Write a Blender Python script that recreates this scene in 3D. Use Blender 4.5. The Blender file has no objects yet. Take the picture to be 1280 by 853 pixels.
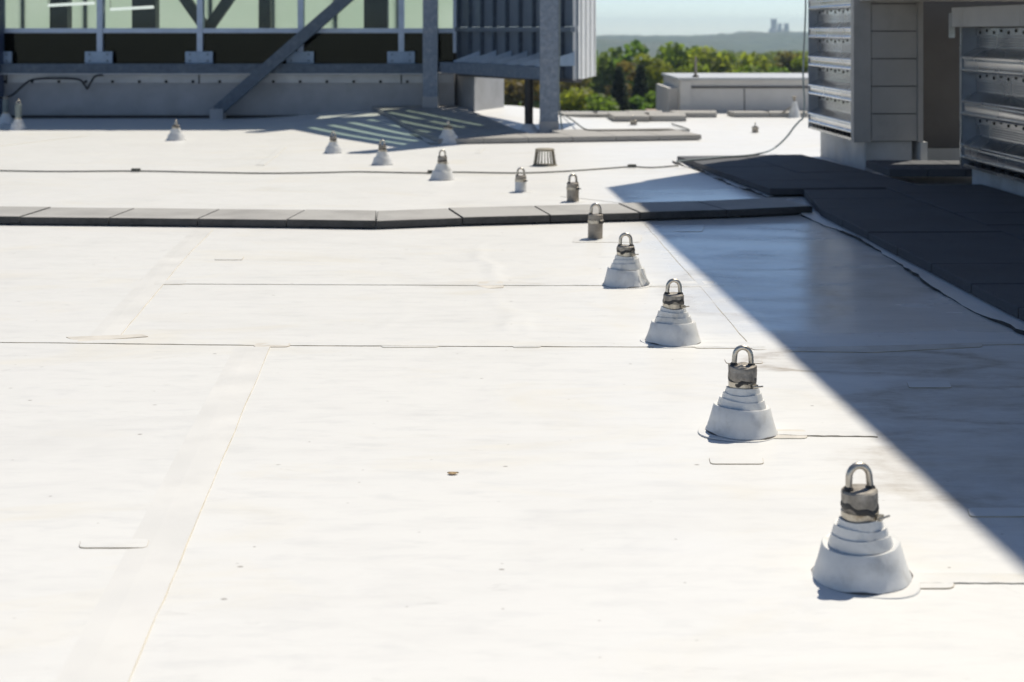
import bpy, math, random
import numpy as np
from mathutils import Vector, Matrix

R = random.Random(7)
NP = np.random.RandomState(11)
rad = math.radians
scene = bpy.context.scene
COL = scene.collection

# ------------------------------------------------------------------ camera
H, F, HOR = 1.63, 1778.0, 38.0          # eye height (m), focal length in photo pixels, horizon row
cam_d = bpy.data.cameras.new('camera')
cam = bpy.data.objects.new('camera', cam_d); COL.objects.link(cam)
cam.location = (0, 0, H); cam.rotation_euler = (rad(90), 0, 0)
cam_d.sensor_width = 36.0; cam_d.lens = 36.0 * F / 1280.0
cam_d.shift_y = -(426.5 - HOR) / 1280.0
cam_d.clip_start = 0.05; cam_d.clip_end = 30000
cam_d.dof.use_dof = True; cam_d.dof.focus_distance = 6.6; cam_d.dof.aperture_fstop = 3.0
scene.camera = cam

# ------------------------------------------------------------------ sky, sun, exposure
AZ, EL = 38.0, 58.0                       # sun: degrees right of straight ahead, elevation
world = bpy.data.worlds.new('World'); scene.world = world; world.use_nodes = True
wn = world.node_tree; wn.nodes.clear()
sky = wn.nodes.new('ShaderNodeTexSky'); sky.sky_type = 'NISHITA'; sky.sun_disc = False
sky.sun_elevation = rad(EL); sky.sun_rotation = rad(AZ)
sky.altitude = 60; sky.air_density = 0.6; sky.dust_density = 0.05; sky.ozone_density = 1.0
bg = wn.nodes.new('ShaderNodeBackground'); bg.inputs['Strength'].default_value = 0.10
wo = wn.nodes.new('ShaderNodeOutputWorld')
wn.links.new(sky.outputs[0], bg.inputs[0]); wn.links.new(bg.outputs[0], wo.inputs[0])
sun_d = bpy.data.lights.new('sun', 'SUN'); sun_d.energy = 4.2; sun_d.angle = rad(0.53); sun_d.color = (1.0, 0.935, 0.81)
sun = bpy.data.objects.new('sun', sun_d); COL.objects.link(sun)
S = Vector((math.sin(rad(AZ)) * math.cos(rad(EL)), math.cos(rad(AZ)) * math.cos(rad(EL)), math.sin(rad(EL))))
sun.rotation_euler = S.to_track_quat('Z', 'Y').to_euler(); sun.location = (8, 10, 30)
vs = scene.view_settings
vs.view_transform = 'Standard'; vs.look = 'None'; vs.exposure = 0.22; vs.gamma = 1.0; vs.use_curve_mapping = False

# ------------------------------------------------------------------ helpers
def gz(x, y):
    """roof height: a tapered-insulation rise in front of the glass wall"""
    t = min(1, max(0, (y - 21.5) / 5.0)); t = t * t * (3 - 2 * t)
    s = min(1, max(0, (x + 5.2) / 3.2)); s = s * s * (3 - 2 * s)
    e = min(1, max(0, (x + 0.2) / 1.6)); e = 1 - e * e * (3 - 2 * e)
    return 0.15 * t * s * e
def P(px, py, z=0.0):
    d = F * (H - z) / (py - HOR)
    return Vector(((px - 640) / F * d, d, z))
def PD(px, py, d):
    return Vector(((px - 640) / F * d, d, H - (py - HOR) / F * d))
U = Vector((-59, 1778, 0)).normalized()    # the roof's long direction
V = Vector((U.y, -U.x, 0))                 # across, to the right

def worldloc(o):
    l = Vector((0, 0, 0))
    while o is not None:
        l += o.location; o = o.parent
    return l
class MB:
    def __init__(s): s.v = []; s.f = []; s.m = []
    def add(s, vs_, fs, mi=0):
        b = len(s.v); s.v += [tuple(v) for v in vs_]
        for f in fs: s.f.append(tuple(b + i for i in f)); s.m.append(mi)
        return s
    def box(s, x0, x1, y0, y1, z0, z1, mi=0):
        return s.add([(x0,y0,z0),(x1,y0,z0),(x1,y1,z0),(x0,y1,z0),(x0,y0,z1),(x1,y0,z1),(x1,y1,z1),(x0,y1,z1)],
            [(0,3,2,1),(4,5,6,7),(0,1,5,4),(1,2,6,5),(2,3,7,6),(3,0,4,7)], mi)
    def obox(s, o, a, b, c, mi=0):
        """box from corner o with edge vectors a, b, c"""
        o, a, b, c = Vector(o), Vector(a), Vector(b), Vector(c)
        vs_ = [o, o+a, o+a+b, o+b, o+c, o+a+c, o+a+b+c, o+b+c]
        fl = a.cross(b).dot(c) < 0
        fs = [(0,3,2,1),(4,5,6,7),(0,1,5,4),(1,2,6,5),(2,3,7,6),(3,0,4,7)]
        return s.add(vs_, [f[::-1] for f in fs] if fl else fs, mi)
    def slab(s, poly, z0, z1, bev=0.0, mi=0, side=None, zf=None):
        """polygon prism (counter-clockwise), top edge chamfered by bev"""
        n = len(poly); side = mi if side is None else side
        c = sum((Vector(p[:2]) for p in poly), Vector((0,0))) / n
        zf = zf or (lambda x, y: 0)
        def ring(z, ins):
            out = []
            for i in range(n):
                p = Vector(poly[i][:2]); a = Vector(poly[i-1][:2]); b = Vector(poly[(i+1) % n][:2])
                e1 = (p-a).normalized(); e2 = (b-p).normalized()
                n1 = Vector((-e1.y, e1.x)); n2 = Vector((-e2.y, e2.x))
                k = (n1+n2); k = k / max(0.3, k.dot(n1)) if k.length > 1e-6 else n1
                q = p + k*ins
                out.append((q.x, q.y, z + zf(q.x, q.y)))
            return out
        b = len(s.v)
        rs = [ring(z0, 0), ring(z1-bev, 0)] + ([ring(z1, bev)] if bev else [])
        for r_ in rs: s.v += r_
        for k in range(len(rs)-1):
            for i in range(n):
                j = (i+1) % n
                s.f.append((b+k*n+i, b+k*n+j, b+(k+1)*n+j, b+(k+1)*n+i)); s.m.append(side)
        s.f.append(tuple(b+(len(rs)-1)*n+i for i in range(n))); s.m.append(mi)
        s.f.append(tuple(b+i for i in reversed(range(n)))); s.m.append(mi)
        return s
    def tube(s, pts, r, n=8, mi=0, caps=True, closed=False):
        pts = [Vector(p) for p in pts]; b = len(s.v); m = len(pts)
        rs = r if isinstance(r, (list, tuple)) else [r]*m
        prev = None
        for i, p in enumerate(pts):
            if closed: t = (pts[(i+1) % m] - pts[i-1]).normalized()
            else: t = (pts[min(i+1, m-1)] - pts[max(i-1, 0)]).normalized()
            if prev is None:
                a = Vector((0,0,1)) if abs(t.z) < .9 else Vector((1,0,0))
                x = t.cross(a).normalized()
            else:
                x = (prev - t*prev.dot(t)).normalized()
            prev = x; y = t.cross(x)
            for k in range(n):
                an = 2*math.pi*k/n
                s.v.append(tuple(p + (x*math.cos(an) + y*math.sin(an))*rs[i]))
        for i in range(m if closed else m-1):
            i2 = (i+1) % m
            for k in range(n):
                k2 = (k+1) % n
                s.f.append((b+i*n+k, b+i*n+k2, b+i2*n+k2, b+i2*n+k)); s.m.append(mi)
        if caps and not closed:
            s.f.append(tuple(b+k for k in reversed(range(n)))); s.m.append(mi)
            s.f.append(tuple(b+(m-1)*n+k for k in range(n))); s.m.append(mi)
        return s
    def lathe(s, prof, n=40, mi=0, warp=None, cx=0, cy=0):
        b = len(s.v); m = len(prof)
        for (r, z) in prof:
            for k in range(n):
                a = 2*math.pi*k/n
                rr, zz = (r, z) if warp is None else warp(r, z, a)
                s.v.append((cx + rr*math.cos(a), cy + rr*math.sin(a), zz))
        for i in range(m-1):
            for k in range(n):
                k2 = (k+1) % n
                s.f.append((b+i*n+k, b+i*n+k2, b+(i+1)*n+k2, b+(i+1)*n+k)); s.m.append(mi)
        s.f.append(tuple(b+(m-1)*n+k for k in range(n))); s.m.append(mi)
        s.f.append(tuple(b+k for k in reversed(range(n)))); s.m.append(mi)
        return s
    def build(s, name, mats, parent=None, smooth=False, local=False, bevel=0):
        me = bpy.data.meshes.new(name)
        off = Vector((0,0,0)) if (parent is None or local) else worldloc(parent)
        vv = [(x-off.x, y-off.y, z-off.z) for x, y, z in s.v]
        me.from_pydata(vv, [], s.f)
        if not isinstance(mats, (list, tuple)): mats = [mats]
        for m_ in mats: me.materials.append(m_)
        me.polygons.foreach_set('material_index', s.m)
        if smooth:
            me.polygons.foreach_set('use_smooth', [True]*len(s.f))
            me.set_sharp_from_angle(angle=rad(40))
        me.update()
        o = bpy.data.objects.new(name, me); COL.objects.link(o)
        if parent is not None: o.parent = parent
        if bevel:
            b = o.modifiers.new('bevel', 'BEVEL'); b.width = bevel; b.segments = 2; b.limit_method = 'ANGLE'
        return o
def tag(o, label=None, cat=None, group=None, kind=None):
    if label: o['label'] = label
    if cat: o['category'] = cat
    if group: o['group'] = group
    if kind: o['kind'] = kind
    return o
def empty(name, loc=(0,0,0), label=None, cat=None, group=None, kind=None):
    o = bpy.data.objects.new(name, None); COL.objects.link(o); o.location = loc; o.empty_display_size = .2
    return tag(o, label, cat, group, kind)

# ------------------------------------------------------------------ materials
class NT:
    def __init__(s, name):
        s.mat = bpy.data.materials.new(name); s.mat.use_nodes = True
        s.t = s.mat.node_tree; s.t.nodes.clear()
        s.out = s.t.nodes.new('ShaderNodeOutputMaterial')
        s.tc = s.t.nodes.new('ShaderNodeTexCoord')
        s.geo = None
    def n(s, typ, **kw):
        nd = s.t.nodes.new(typ)
        for k, v in kw.items():
            if hasattr(nd, k) and k not in nd.inputs: setattr(nd, k, v)
            else: s.set(nd.inputs[k], v)
        return nd
    def set(s, inp, v):
        if hasattr(v, 'is_output'): s.t.links.new(v, inp)
        elif isinstance(v, tuple) and len(v) == 3 and inp.type == 'RGBA': inp.default_value = (*v, 1)
        else: inp.default_value = v
    def coord(s, scale=(1,1,1), world_=True):
        if s.geo is None: s.geo = s.t.nodes.new('ShaderNodeNewGeometry')
        m = s.n('ShaderNodeMapping'); s.t.links.new(s.geo.outputs['Position'] if world_ else s.tc.outputs['Object'], m.inputs[0])
        m.inputs['Scale'].default_value = scale
        return m.outputs[0]
    def noise(s, scale=1, detail=4, rough=.55, vec=None, dist=0):
        nd = s.n('ShaderNodeTexNoise', Scale=scale, Detail=detail, Roughness=rough, Distortion=dist)
        s.t.links.new(vec if vec is not None else s.coord(), nd.inputs['Vector'])
        return nd.outputs['Fac']
    def ramp(s, fac, stops):
        r = s.n('ShaderNodeValToRGB'); s.t.links.new(fac, r.inputs[0]); cr = r.color_ramp
        while len(cr.elements) < len(stops): cr.elements.new(.5)
        for e, (p, c) in zip(cr.elements, stops):
            e.position = p; e.color = (*c, 1) if isinstance(c, tuple) else (c, c, c, 1)
        return r.outputs[0]
    def mix(s, fac, a, b, blend='MIX'):
        m = s.n('ShaderNodeMix', data_type='RGBA', blend_type=blend)
        s.set(m.inputs[0], fac); s.set(m.inputs[6], a); s.set(m.inputs[7], b)
        return m.outputs[2]
    def math(s, op, a, b=0.0):
        m = s.n('ShaderNodeMath', operation=op); s.set(m.inputs[0], a); s.set(m.inputs[1], b); return m.outputs[0]
    def bump(s, h, strength=.3, dist=.01):
        b = s.n('ShaderNodeBump', Strength=strength, Distance=dist); s.t.links.new(h, b.inputs['Height']); return b.outputs[0]
    def pbr(s, col, rough=.6, metal=0.0, spec=.5, normal=None, **kw):
        p = s.n('ShaderNodeBsdfPrincipled'); s.set(p.inputs['Base Color'], col); s.set(p.inputs['Roughness'], rough)
        s.set(p.inputs['Metallic'], metal); s.set(p.inputs['Specular IOR Level'], spec)
        if normal is not None: s.t.links.new(normal, p.inputs['Normal'])
        for k, v in kw.items(): s.set(p.inputs[k], v)
        s.t.links.new(p.outputs[0], s.out.inputs[0]); s.p = p
        return s.mat

def simple(name, c, rough=.6, metal=0.0, var=.15, scale=8, bump=.0, spec=.5, world_=True, dirt=None, dscale=2.5, dlo=.55, dhi=.75):
    """a base colour with uneven tone, optional dirt patches and fine relief"""
    m = NT(name); vec = m.coord(world_=world_)
    f = m.noise(scale, 5, .6, vec)
    a = tuple(min(1, k*(1-var)) for k in c); b = tuple(min(1, k*(1+var)) for k in c)
    col = m.ramp(f, [(.3, a), (.7, b)])
    if dirt: col = m.mix(m.ramp(m.noise(dscale, 6, .65, vec), [(dlo, 0), (dhi, 1)]), col, dirt)
    rr = m.ramp(m.noise(scale*.7, 3, .5, vec), [(.3, max(0, rough-.08)), (.7, min(1, rough+.08))])
    nm = m.bump(m.noise(scale*6, 3, .6, vec), bump, .004) if bump else None
    return m.pbr(col, rr, metal, spec, nm)

def membrane_mat():
    m = NT('white_membrane')
    vec = m.coord((.55, 1, 1))
    streak = m.noise(2.6, 9, .62, vec, .6)
    fine = m.noise(14, 6, .65, m.coord((.3, 1, 1)), .3)
    big = m.noise(.45, 4, .5, m.coord())
    col = m.ramp(streak, [(.30, (.69, .682, .662)), (.50, (.745, .735, .708)), (.72, (.765, .754, .726))])
    col = m.mix(m.ramp(fine, [(.50, 0), (.72, .5)]), col, (.60, .597, .588))
    drag = m.noise(9, 7, .7, m.coord((.12, 1, 1)), .2)
    col = m.mix(m.ramp(drag, [(.52, 0), (.70, .35)]), col, (.63, .622, .605))
    yel = m.math('MULTIPLY', m.ramp(m.noise(1.3, 7, .62, m.coord((.5, 1, 1)), 1.2), [(.54, 0), (.70, 1)]), .36)
    col = m.mix(yel, col, (.72, .66, .53))
    col = m.mix(m.ramp(big, [(.35, 0), (.7, .25)]), col, (.68, .675, .66))
    # scuffs and specks trodden into the sheet
    for sc_, rad_, keep in ((1.9, .016, .62), (5.0, .022, .72)):
        sp = m.n('ShaderNodeTexVoronoi', voronoi_dimensions='2D', Scale=sc_); m.t.links.new(m.coord((.75, 1, 1)), sp.inputs['Vector'])
        pick = m.n('ShaderNodeSeparateColor'); m.t.links.new(sp.outputs['Color'], pick.inputs[0])
        dist = m.math('ADD', sp.outputs['Distance'], m.math('MULTIPLY', m.math('SUBTRACT', m.noise(60, 3, .6, m.coord()), .5), .02))
        f = m.math('MULTIPLY', m.ramp(dist, [(rad_*.5, .85), (rad_, 0)]), m.ramp(pick.outputs[0], [(keep, 0), (keep+.25, 1)]))
        col = m.mix(f, col, (.24, .21, .18))
    smu = m.noise(1.7, 8, .68, m.coord((.45, 1, 1)), .8)
    col = m.mix(m.ramp(smu, [(.52, 0), (.68, .24)]), col, (.58, .57, .55))
    sc = m.noise(5.5, 9, .72, m.coord((.5, 1.4, 1)), 1.0)
    col = m.mix(m.ramp(sc, [(.63, 0), (.74, .6)]), col, (.50, .49, .47))
    # dried puddles: brown rims on the low ground beside the walkway; the broad first film also paints the shade deeper
    for (cx, cy, rx, ry, amt) in ((2.5, 5.4, 1.35, 1.9, .45), (2.6, 7.0, 1.2, .5, .5), (1.75, 7.0, .8, .38, 1.0), (2.25, 6.2, .95, .45, .85), (1.95, 5.3, .85, .7, .6), (1.5, 8.8, .7, 1.2, .5), (2.2, 9.6, .8, 1.2, .35), (-.2, 9.1, .55, .16, .22)):
        mp = m.n('ShaderNodeMapping'); m.t.links.new(m.geo.outputs['Position'], mp.inputs[0])
        mp.inputs['Location'].default_value = (-cx/rx, -cy/ry, 0); mp.inputs['Scale'].default_value = (1/rx, 1/ry, 0)
        g = m.n('ShaderNodeTexGradient', gradient_type='SPHERICAL'); m.t.links.new(mp.outputs[0], g.inputs[0])
        w = m.math('ADD', g.outputs['Fac'], m.math('MULTIPLY', m.math('SUBTRACT', m.noise(3.2, 7, .7, m.coord((.6,1,1))), .5), .9))
        msk = m.ramp(w, [(.12, 0), (.3, amt), (.42, amt*.25), (.8, amt*.65)])
        msk = m.math('MULTIPLY', msk, m.ramp(g.outputs['Fac'], [(0, 0), (.25, 1)]))
        msk = m.math('MULTIPLY', msk, m.ramp(m.noise(9, 7, .75, m.coord((.4,1,1))), [(.35, .2), (.65, 1)]))
        col = m.mix(msk, col, (.34, .285, .22))
    rr = m.ramp(streak, [(.3, .50), (.7, .36)])
    # the sheet beyond the cross seam holds a film of water: smooth where damp
    sx_ = m.n('ShaderNodeSeparateXYZ'); m.t.links.new(m.geo.outputs['Position'], sx_.inputs[0])
    wx = m.n('ShaderNodeMapRange', interpolation_type='SMOOTHSTEP'); m.t.links.new(sx_.outputs[0], wx.inputs[0]); wx.inputs[1].default_value = .75; wx.inputs[2].default_value = 1.35
    wy = m.n('ShaderNodeMapRange', interpolation_type='SMOOTHSTEP'); m.t.links.new(sx_.outputs[1], wy.inputs[0]); wy.inputs[1].default_value = 7.35; wy.inputs[2].default_value = 7.9
    wz = m.n('ShaderNodeMapRange', interpolation_type='SMOOTHSTEP'); m.t.links.new(sx_.outputs[1], wz.inputs[0]); wz.inputs[1].default_value = 15.8; wz.inputs[2].default_value = 13.6
    wfar = wz.outputs[0]
    damp = m.math('MULTIPLY', m.math('MULTIPLY', m.math('MULTIPLY', wx.outputs[0], wfar), wy.outputs[0]), m.ramp(m.noise(2.2, 6, .6, m.coord((.5, 1, 1)), .5), [(.30, .35), (.55, 1)]))
    rr = m.math('ADD', m.math('MULTIPLY', rr, m.math('SUBTRACT', 1.0, damp)), m.math('MULTIPLY', damp, .16))
    hgt = m.math('ADD', m.math('MULTIPLY', m.noise(1.1, 3, .5, m.coord((.5,1,1))), 1.0), m.math('MULTIPLY', m.noise(30, 4, .6, m.coord()), .05))
    return m.pbr(col, rr, 0, .45, m.bump(hgt, .25, .02))

M = {}
M['membrane'] = membrane_mat()
M['band'] = simple('lap_band', (.735, .72, .688), .42, var=.05, scale=5, dirt=(.64, .63, .60), dlo=.5, dhi=.85)
M['patch'] = simple('membrane_patch', (.70, .69, .665), .42, var=.05, scale=5, dirt=(.62, .58, .50), dlo=.5, dhi=.85)
M['tape'] = simple('seam_tape', (.66, .62, .555), .5, var=.14, scale=9, dirt=(.46, .41, .35), dlo=.5, dhi=.85)
M['seam_dirt'] = simple('seam_dirt', (.42, .35, .25), .8, var=.35, scale=7)
M['seam_pale'] = simple('seam_dirt_pale', (.53, .48, .38), .7, var=.2, scale=5)
M['boot'] = simple('boot_membrane', (.70, .695, .675), .45, var=.07, scale=16, dirt=(.46, .44, .40), dscale=11, dlo=.50, dhi=.85, bump=.12)
M['boot_dirt'] = simple('boot_edge_dirt', (.12, .11, .10), .8, var=.5, scale=60)
M['collar'] = simple('weathered_collar', (.33, .30, .26), .55, .35, var=.25, scale=38, bump=.6, dirt=(.12, .10, .08), dscale=26, dlo=.42, dhi=.75)
M['post'] = simple('weathered_post', (.36, .32, .27), .6, .3, var=.25, scale=26, bump=.4, dirt=(.13, .11, .09), dscale=13, dlo=.5, dhi=.75)
M['ring'] = simple('galvanised_ring', (.50, .46, .40), .34, .95, var=.25, scale=30, bump=.2, dirt=(.22, .18, .14), dscale=25, dlo=.55, dhi=.8)
M['clamp'] = simple('steel_clamp', (.50, .46, .39), .34, .9, var=.2, scale=30, dirt=(.2, .15, .1), dscale=18, dlo=.52, dhi=.75)
M['sealant'] = simple('black_sealant', (.035, .032, .03), .5, var=.4, scale=40, bump=.8)
M['paver'] = simple('concrete_paver', (.072, .076, .086), .75, var=.16, scale=140, bump=.7, dirt=(.052, .053, .058), dscale=1.6, dlo=.45, dhi=.8, spec=.6)
M['paver_edge_shade'] = simple('shade_dark_paver_edge', (.065, .064, .063), .8, var=.2, scale=60, bump=.5, dirt=(.03, .03, .03), dscale=5, dlo=.45, dhi=.75)  # border sides: their shade is put into a darker colour, under stain patches
M['border'] = simple('border_paver', (.42, .41, .39), .75, var=.13, scale=130, bump=.7, dirt=(.27, .26, .25), dscale=1.6, dlo=.45, dhi=.8)
M['curb'] = simple('curb_membrane', (.47, .48, .485), .5, var=.08, scale=4, dirt=(.36, .35, .33), dscale=3, dlo=.5, dhi=.8)
M['paver_tan'] = simple('pale_paver', (.36, .345, .32), .8, var=.14, scale=120, bump=.6, dirt=(.22, .2, .18), dscale=1.4, dlo=.5, dhi=.85)
M['foam'] = simple('paver_pedestal', (.03, .03, .03), .9, var=.3, scale=12)
M['black'] = simple('black_rubber', (.018, .018, .019), .55, var=.3, scale=20)
M['cable'] = simple('weathered_cable', (.10, .10, .085), .6, .2, var=.3, scale=25)
M['cable_grey'] = simple('grey_cable', (.20, .235, .24), .5, var=.2, scale=20)
M['sleeve'] = simple('sleeve_metal', (.19, .22, .215), .5, .4, var=.15, scale=20)
M['galv'] = simple('galvanised_steel', (.20, .24, .30), .48, .25, var=.20, scale=18, dirt=(.32, .35, .40), dscale=10, dlo=.52, dhi=.72)
M['galv_dark'] = simple('galvanised_beam', (.085, .115, .155), .5, .25, var=.2, scale=14, dirt=(.14, .17, .20), dscale=6, dlo=.52, dhi=.78)
M['blue_col'] = simple('blue_painted_steel', (.055, .085, .16), .45, var=.15, scale=12)
M['mullion'] = simple('aluminium_mullion', (.42, .50, .62), .42, .2, var=.07, scale=6)
M['bracket'] = simple('bracket_plate', (.27, .36, .48), .45, .2, var=.1, scale=8)
M['concrete'] = simple('base_concrete', (.40, .40, .405), .75, var=.09, scale=3, bump=.2, dirt=(.30, .295, .29), dscale=1.7, dlo=.5, dhi=.8)
M['parapet'] = simple('parapet_render', (.62, .60, .57), .75, var=.06, scale=3, dirt=(.50, .48, .45), dscale=1.5, dlo=.5, dhi=.85)
M['flash'] = simple('flashing_metal', (.48, .49, .50), .5, .3, var=.08, scale=5)
M['alum'] = simple('louver_aluminium', (.64, .645, .65), .25, .95, var=.05, scale=2, dirt=(.50, .495, .49), dscale=1.2, dlo=.4, dhi=.9)
M['alum_dark'] = simple('louver_jamb', (.30, .325, .36), .5, .3, var=.1, scale=6)
M['panel'] = simple('grey_panel', (.43, .415, .395), .5, .15, var=.05, scale=3, dirt=(.29, .275, .26), dscale=2, dlo=.5, dhi=.85)
M['panel_dark'] = simple('dark_recess_panel', (.105, .10, .10), .6, var=.1, scale=3)
M['screen'] = simple('screen_panel', (.17, .205, .25), .5, .2, var=.08, scale=3)
M['white_metal'] = simple('white_metal_cladding', (.80, .80, .79), .45, var=.04, scale=4, dirt=(.66, .65, .63), dscale=1.5, dlo=.55, dhi=.85)
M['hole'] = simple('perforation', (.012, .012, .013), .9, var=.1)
M['bronze'] = simple('strainer_metal', (.30, .27, .21), .55, .5, var=.25, scale=30)
M['interior_col'] = simple('interior_blue_column', (.008, .014, .038), .5, var=.15, scale=6)
M['interior'] = simple('interior_dark', (.03, .03, .028), .8, var=.3, scale=2)
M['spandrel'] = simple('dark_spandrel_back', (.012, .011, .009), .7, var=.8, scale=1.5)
M['stone'] = simple('far_stone', (.34, .32, .29), .8, var=.1, scale=.05)
M['leaf_litter'] = simple('dry_leaf', (.30, .20, .09), .7, var=.3, scale=40)
M['body'] = simple('building_brick', (.33, .25, .20), .8, var=.12, scale=3)

def glass_mat(name, tint, mixf, rough=.02, gl_=.6):
    m = NT(name)
    tr = m.n('ShaderNodeBsdfTransparent', Color=tint)
    gl = m.n('ShaderNodeBsdfGlossy', Color=(gl_*.92, gl_*.97, gl_), Roughness=rough)
    fr = m.n('ShaderNodeLayerWeight')
    f = m.math('ADD', m.math('MULTIPLY', m.math('POWER', fr.outputs['Facing'], 5.0), .9), .04+mixf)
    mx = m.n('ShaderNodeMixShader'); m.t.links.new(f, mx.inputs[0]); m.t.links.new(tr.outputs[0], mx.inputs[1]); m.t.links.new(gl.outputs[0], mx.inputs[2])
    m.t.links.new(mx.outputs[0], m.out.inputs[0])
    return m.mat
M['glass'] = glass_mat('clear_green_glass', (.93, .97, .93), .0, .02, .35)
M['slot_glass'] = glass_mat('tinted_slot_glass', (.64, .74, .68), .0, .02, .3)
M['glass_dark'] = glass_mat('dark_vision_glass', (.35, .37, .34), .0, .02, .3)
def translucent_mat():
    m = NT('frosted_back_glazing')
    c = m.ramp(m.noise(1.2, 4, .5, m.coord((.4, 1, 1))), [(.3, (.80, .86, .78)), (.7, (.88, .92, .86))])
    tl = m.n('ShaderNodeBsdfTranslucent'); m.t.links.new(c, tl.inputs[0])
    df = m.n('ShaderNodeBsdfDiffuse'); m.t.links.new(c, df.inputs[0])
    mx = m.n('ShaderNodeMixShader'); mx.inputs[0].default_value = .12
    m.t.links.new(tl.outputs[0], mx.inputs[1]); m.t.links.new(df.outputs[0], mx.inputs[2]); m.t.links.new(mx.outputs[0], m.out.inputs[0])
    return m.mat
M['frosted'] = translucent_mat()
def lamp_mat():
    m = NT('fluorescent_tube'); e = m.n('ShaderNodeEmission', Color=(.95, .98, 1.0), Strength=.8)
    m.t.links.new(e.outputs[0], m.out.inputs[0]); return m.mat
M['tube'] = lamp_mat()
def leaf_mat(name, c, var=.35):
    m = NT(name)
    f = m.noise(.55, 4, .6, m.coord())
    oi = m.n('ShaderNodeObjectInfo')
    col = m.ramp(f, [(.3, tuple(k*(1-var) for k in c)), (.7, tuple(k*(1+var) for k in c))])
    hs = m.n('ShaderNodeHueSaturation', Color=col); m.t.links.new(m.math('ADD', m.math('MULTIPLY', oi.outputs['Random'], .04), .48), hs.inputs['Hue'])
    df = m.n('ShaderNodeBsdfPrincipled', Roughness=.55); m.t.links.new(hs.outputs[0], df.inputs['Base Color']); df.inputs['Specular IOR Level'].default_value = .25
    tl = m.n('ShaderNodeBsdfTranslucent'); tc_ = m.mix(1.0, hs.outputs[0], (1.9, 2.1, 1.2), 'MULTIPLY'); m.t.links.new(tc_, tl.inputs[0])
    mx = m.n('ShaderNodeMixShader'); mx.inputs[0].default_value = .5
    m.t.links.new(df.outputs[0], mx.inputs[1]); m.t.links.new(tl.outputs[0], mx.inputs[2]); m.t.links.new(mx.outputs[0], m.out.inputs[0])
    return m.mat
M['leaf_green'] = leaf_mat('leaf_green', (.14, .18, .036))
M['leaf_yellow'] = leaf_mat('leaf_yellow_green', (.19, .215, .036))
M['leaf_mid'] = leaf_mat('leaf_mid_green', (.12, .17, .042))
M['leaf_brown'] = leaf_mat('leaf_russet', (.14, .105, .042))
M['leaf_dark'] = leaf_mat('leaf_dark_needles', (.034, .045, .034), .25)
M['bark'] = simple('bark', (.10, .08, .06), .9, var=.3, scale=3)
def terrain_mat():
    m = NT('wooded_terrain')
    f = m.noise(.02, 8, .65, m.coord()); g = m.noise(.004, 4, .5, m.coord())
    col = m.ramp(f, [(.35, (.030, .045, .018)), (.6, (.075, .095, .035))])
    col = m.mix(m.ramp(g, [(.45, 0), (.65, .5)]), col, (.11, .10, .05))
    return m.pbr(col, .9, 0, .2)
M['terrain'] = terrain_mat()

# ------------------------------------------------------------------ terrain, hills
def vnoise(x, y, seed=0):
    """smooth value noise on arrays"""
    xi = np.floor(x).astype(int); yi = np.floor(y).astype(int); xf = x-xi; yf = y-yi
    def h(a, b):
        k = (a*374761393 + b*668265263 + seed*1442695041) & 0x7fffffff
        k = ((k ^ (k >> 13)) * 1274126177) & 0x7fffffff
        return ((k ^ (k >> 16)) & 0xffff) / 65535.0
    u = xf*xf*(3-2*xf); v = yf*yf*(3-2*yf)
    return (h(xi, yi)*(1-u)+h(xi+1, yi)*u)*(1-v) + (h(xi, yi+1)*(1-u)+h(xi+1, yi+1)*u)*v
def grid_mesh(name, xs, ys, zf, mat, smooth=True):
    X, Y = np.meshgrid(xs, ys); Z = zf(X, Y)
    nx, ny = len(xs), len(ys)
    co = np.stack([X.ravel(), Y.ravel(), Z.ravel()], 1).astype(np.float32)
    i = np.arange(nx-1)[None, :] + nx*np.arange(ny-1)[:, None]
    q = np.stack([i, i+1, i+1+nx, i+nx], -1).reshape(-1, 4).astype(np.int32)
    me = bpy.data.meshes.new(name)
    me.vertices.add(len(co)); me.vertices.foreach_set('co', co.ravel())
    me.loops.add(q.size); me.loops.foreach_set('vertex_index', q.ravel())
    me.polygons.add(len(q)); me.polygons.foreach_set('loop_start', np.arange(0, q.size, 4, dtype=np.int32))
    me.polygons.foreach_set('loop_total', np.full(len(q), 4, dtype=np.int32))
    me.materials.append(mat); me.update(calc_edges=True); me.validate()
    if smooth: me.polygons.foreach_set('use_smooth', np.ones(len(q), dtype=bool))
    o = bpy.data.objects.new(name, me); COL.objects.link(o); return o
def sm(t): t = np.clip(t, 0, 1); return t*t*(3-2*t)
def terr(X, Y):
    z = -18 - 46*sm((Y-260)/1100) + 46.5*sm((Y-1500)/2600)
    ridge = 40*(vnoise(X/420., Y/600., 3)-.5) + 18*(vnoise(X/150., Y/220., 5)-.5)
    z = z + ridge*sm((Y-1300)/1500)
    z = z + sm((Y-900)/800)*(7*(vnoise(X/22., Y/40., 8)) + 4*vnoise(X/9., Y/25., 9))
    return z - 30*sm((Y-4600)/500)
xs = np.concatenate([np.linspace(-3200, -700, 40), np.linspace(-680, 1500, 330), np.linspace(1530, 3600, 40)])
ys = np.concatenate([np.linspace(-600, 900, 40), np.linspace(930, 2400, 70), np.linspace(2415, 5200, 190)])
tag(grid_mesh('terrain', xs, ys, terr, M['terrain']), kind='structure')

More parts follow.
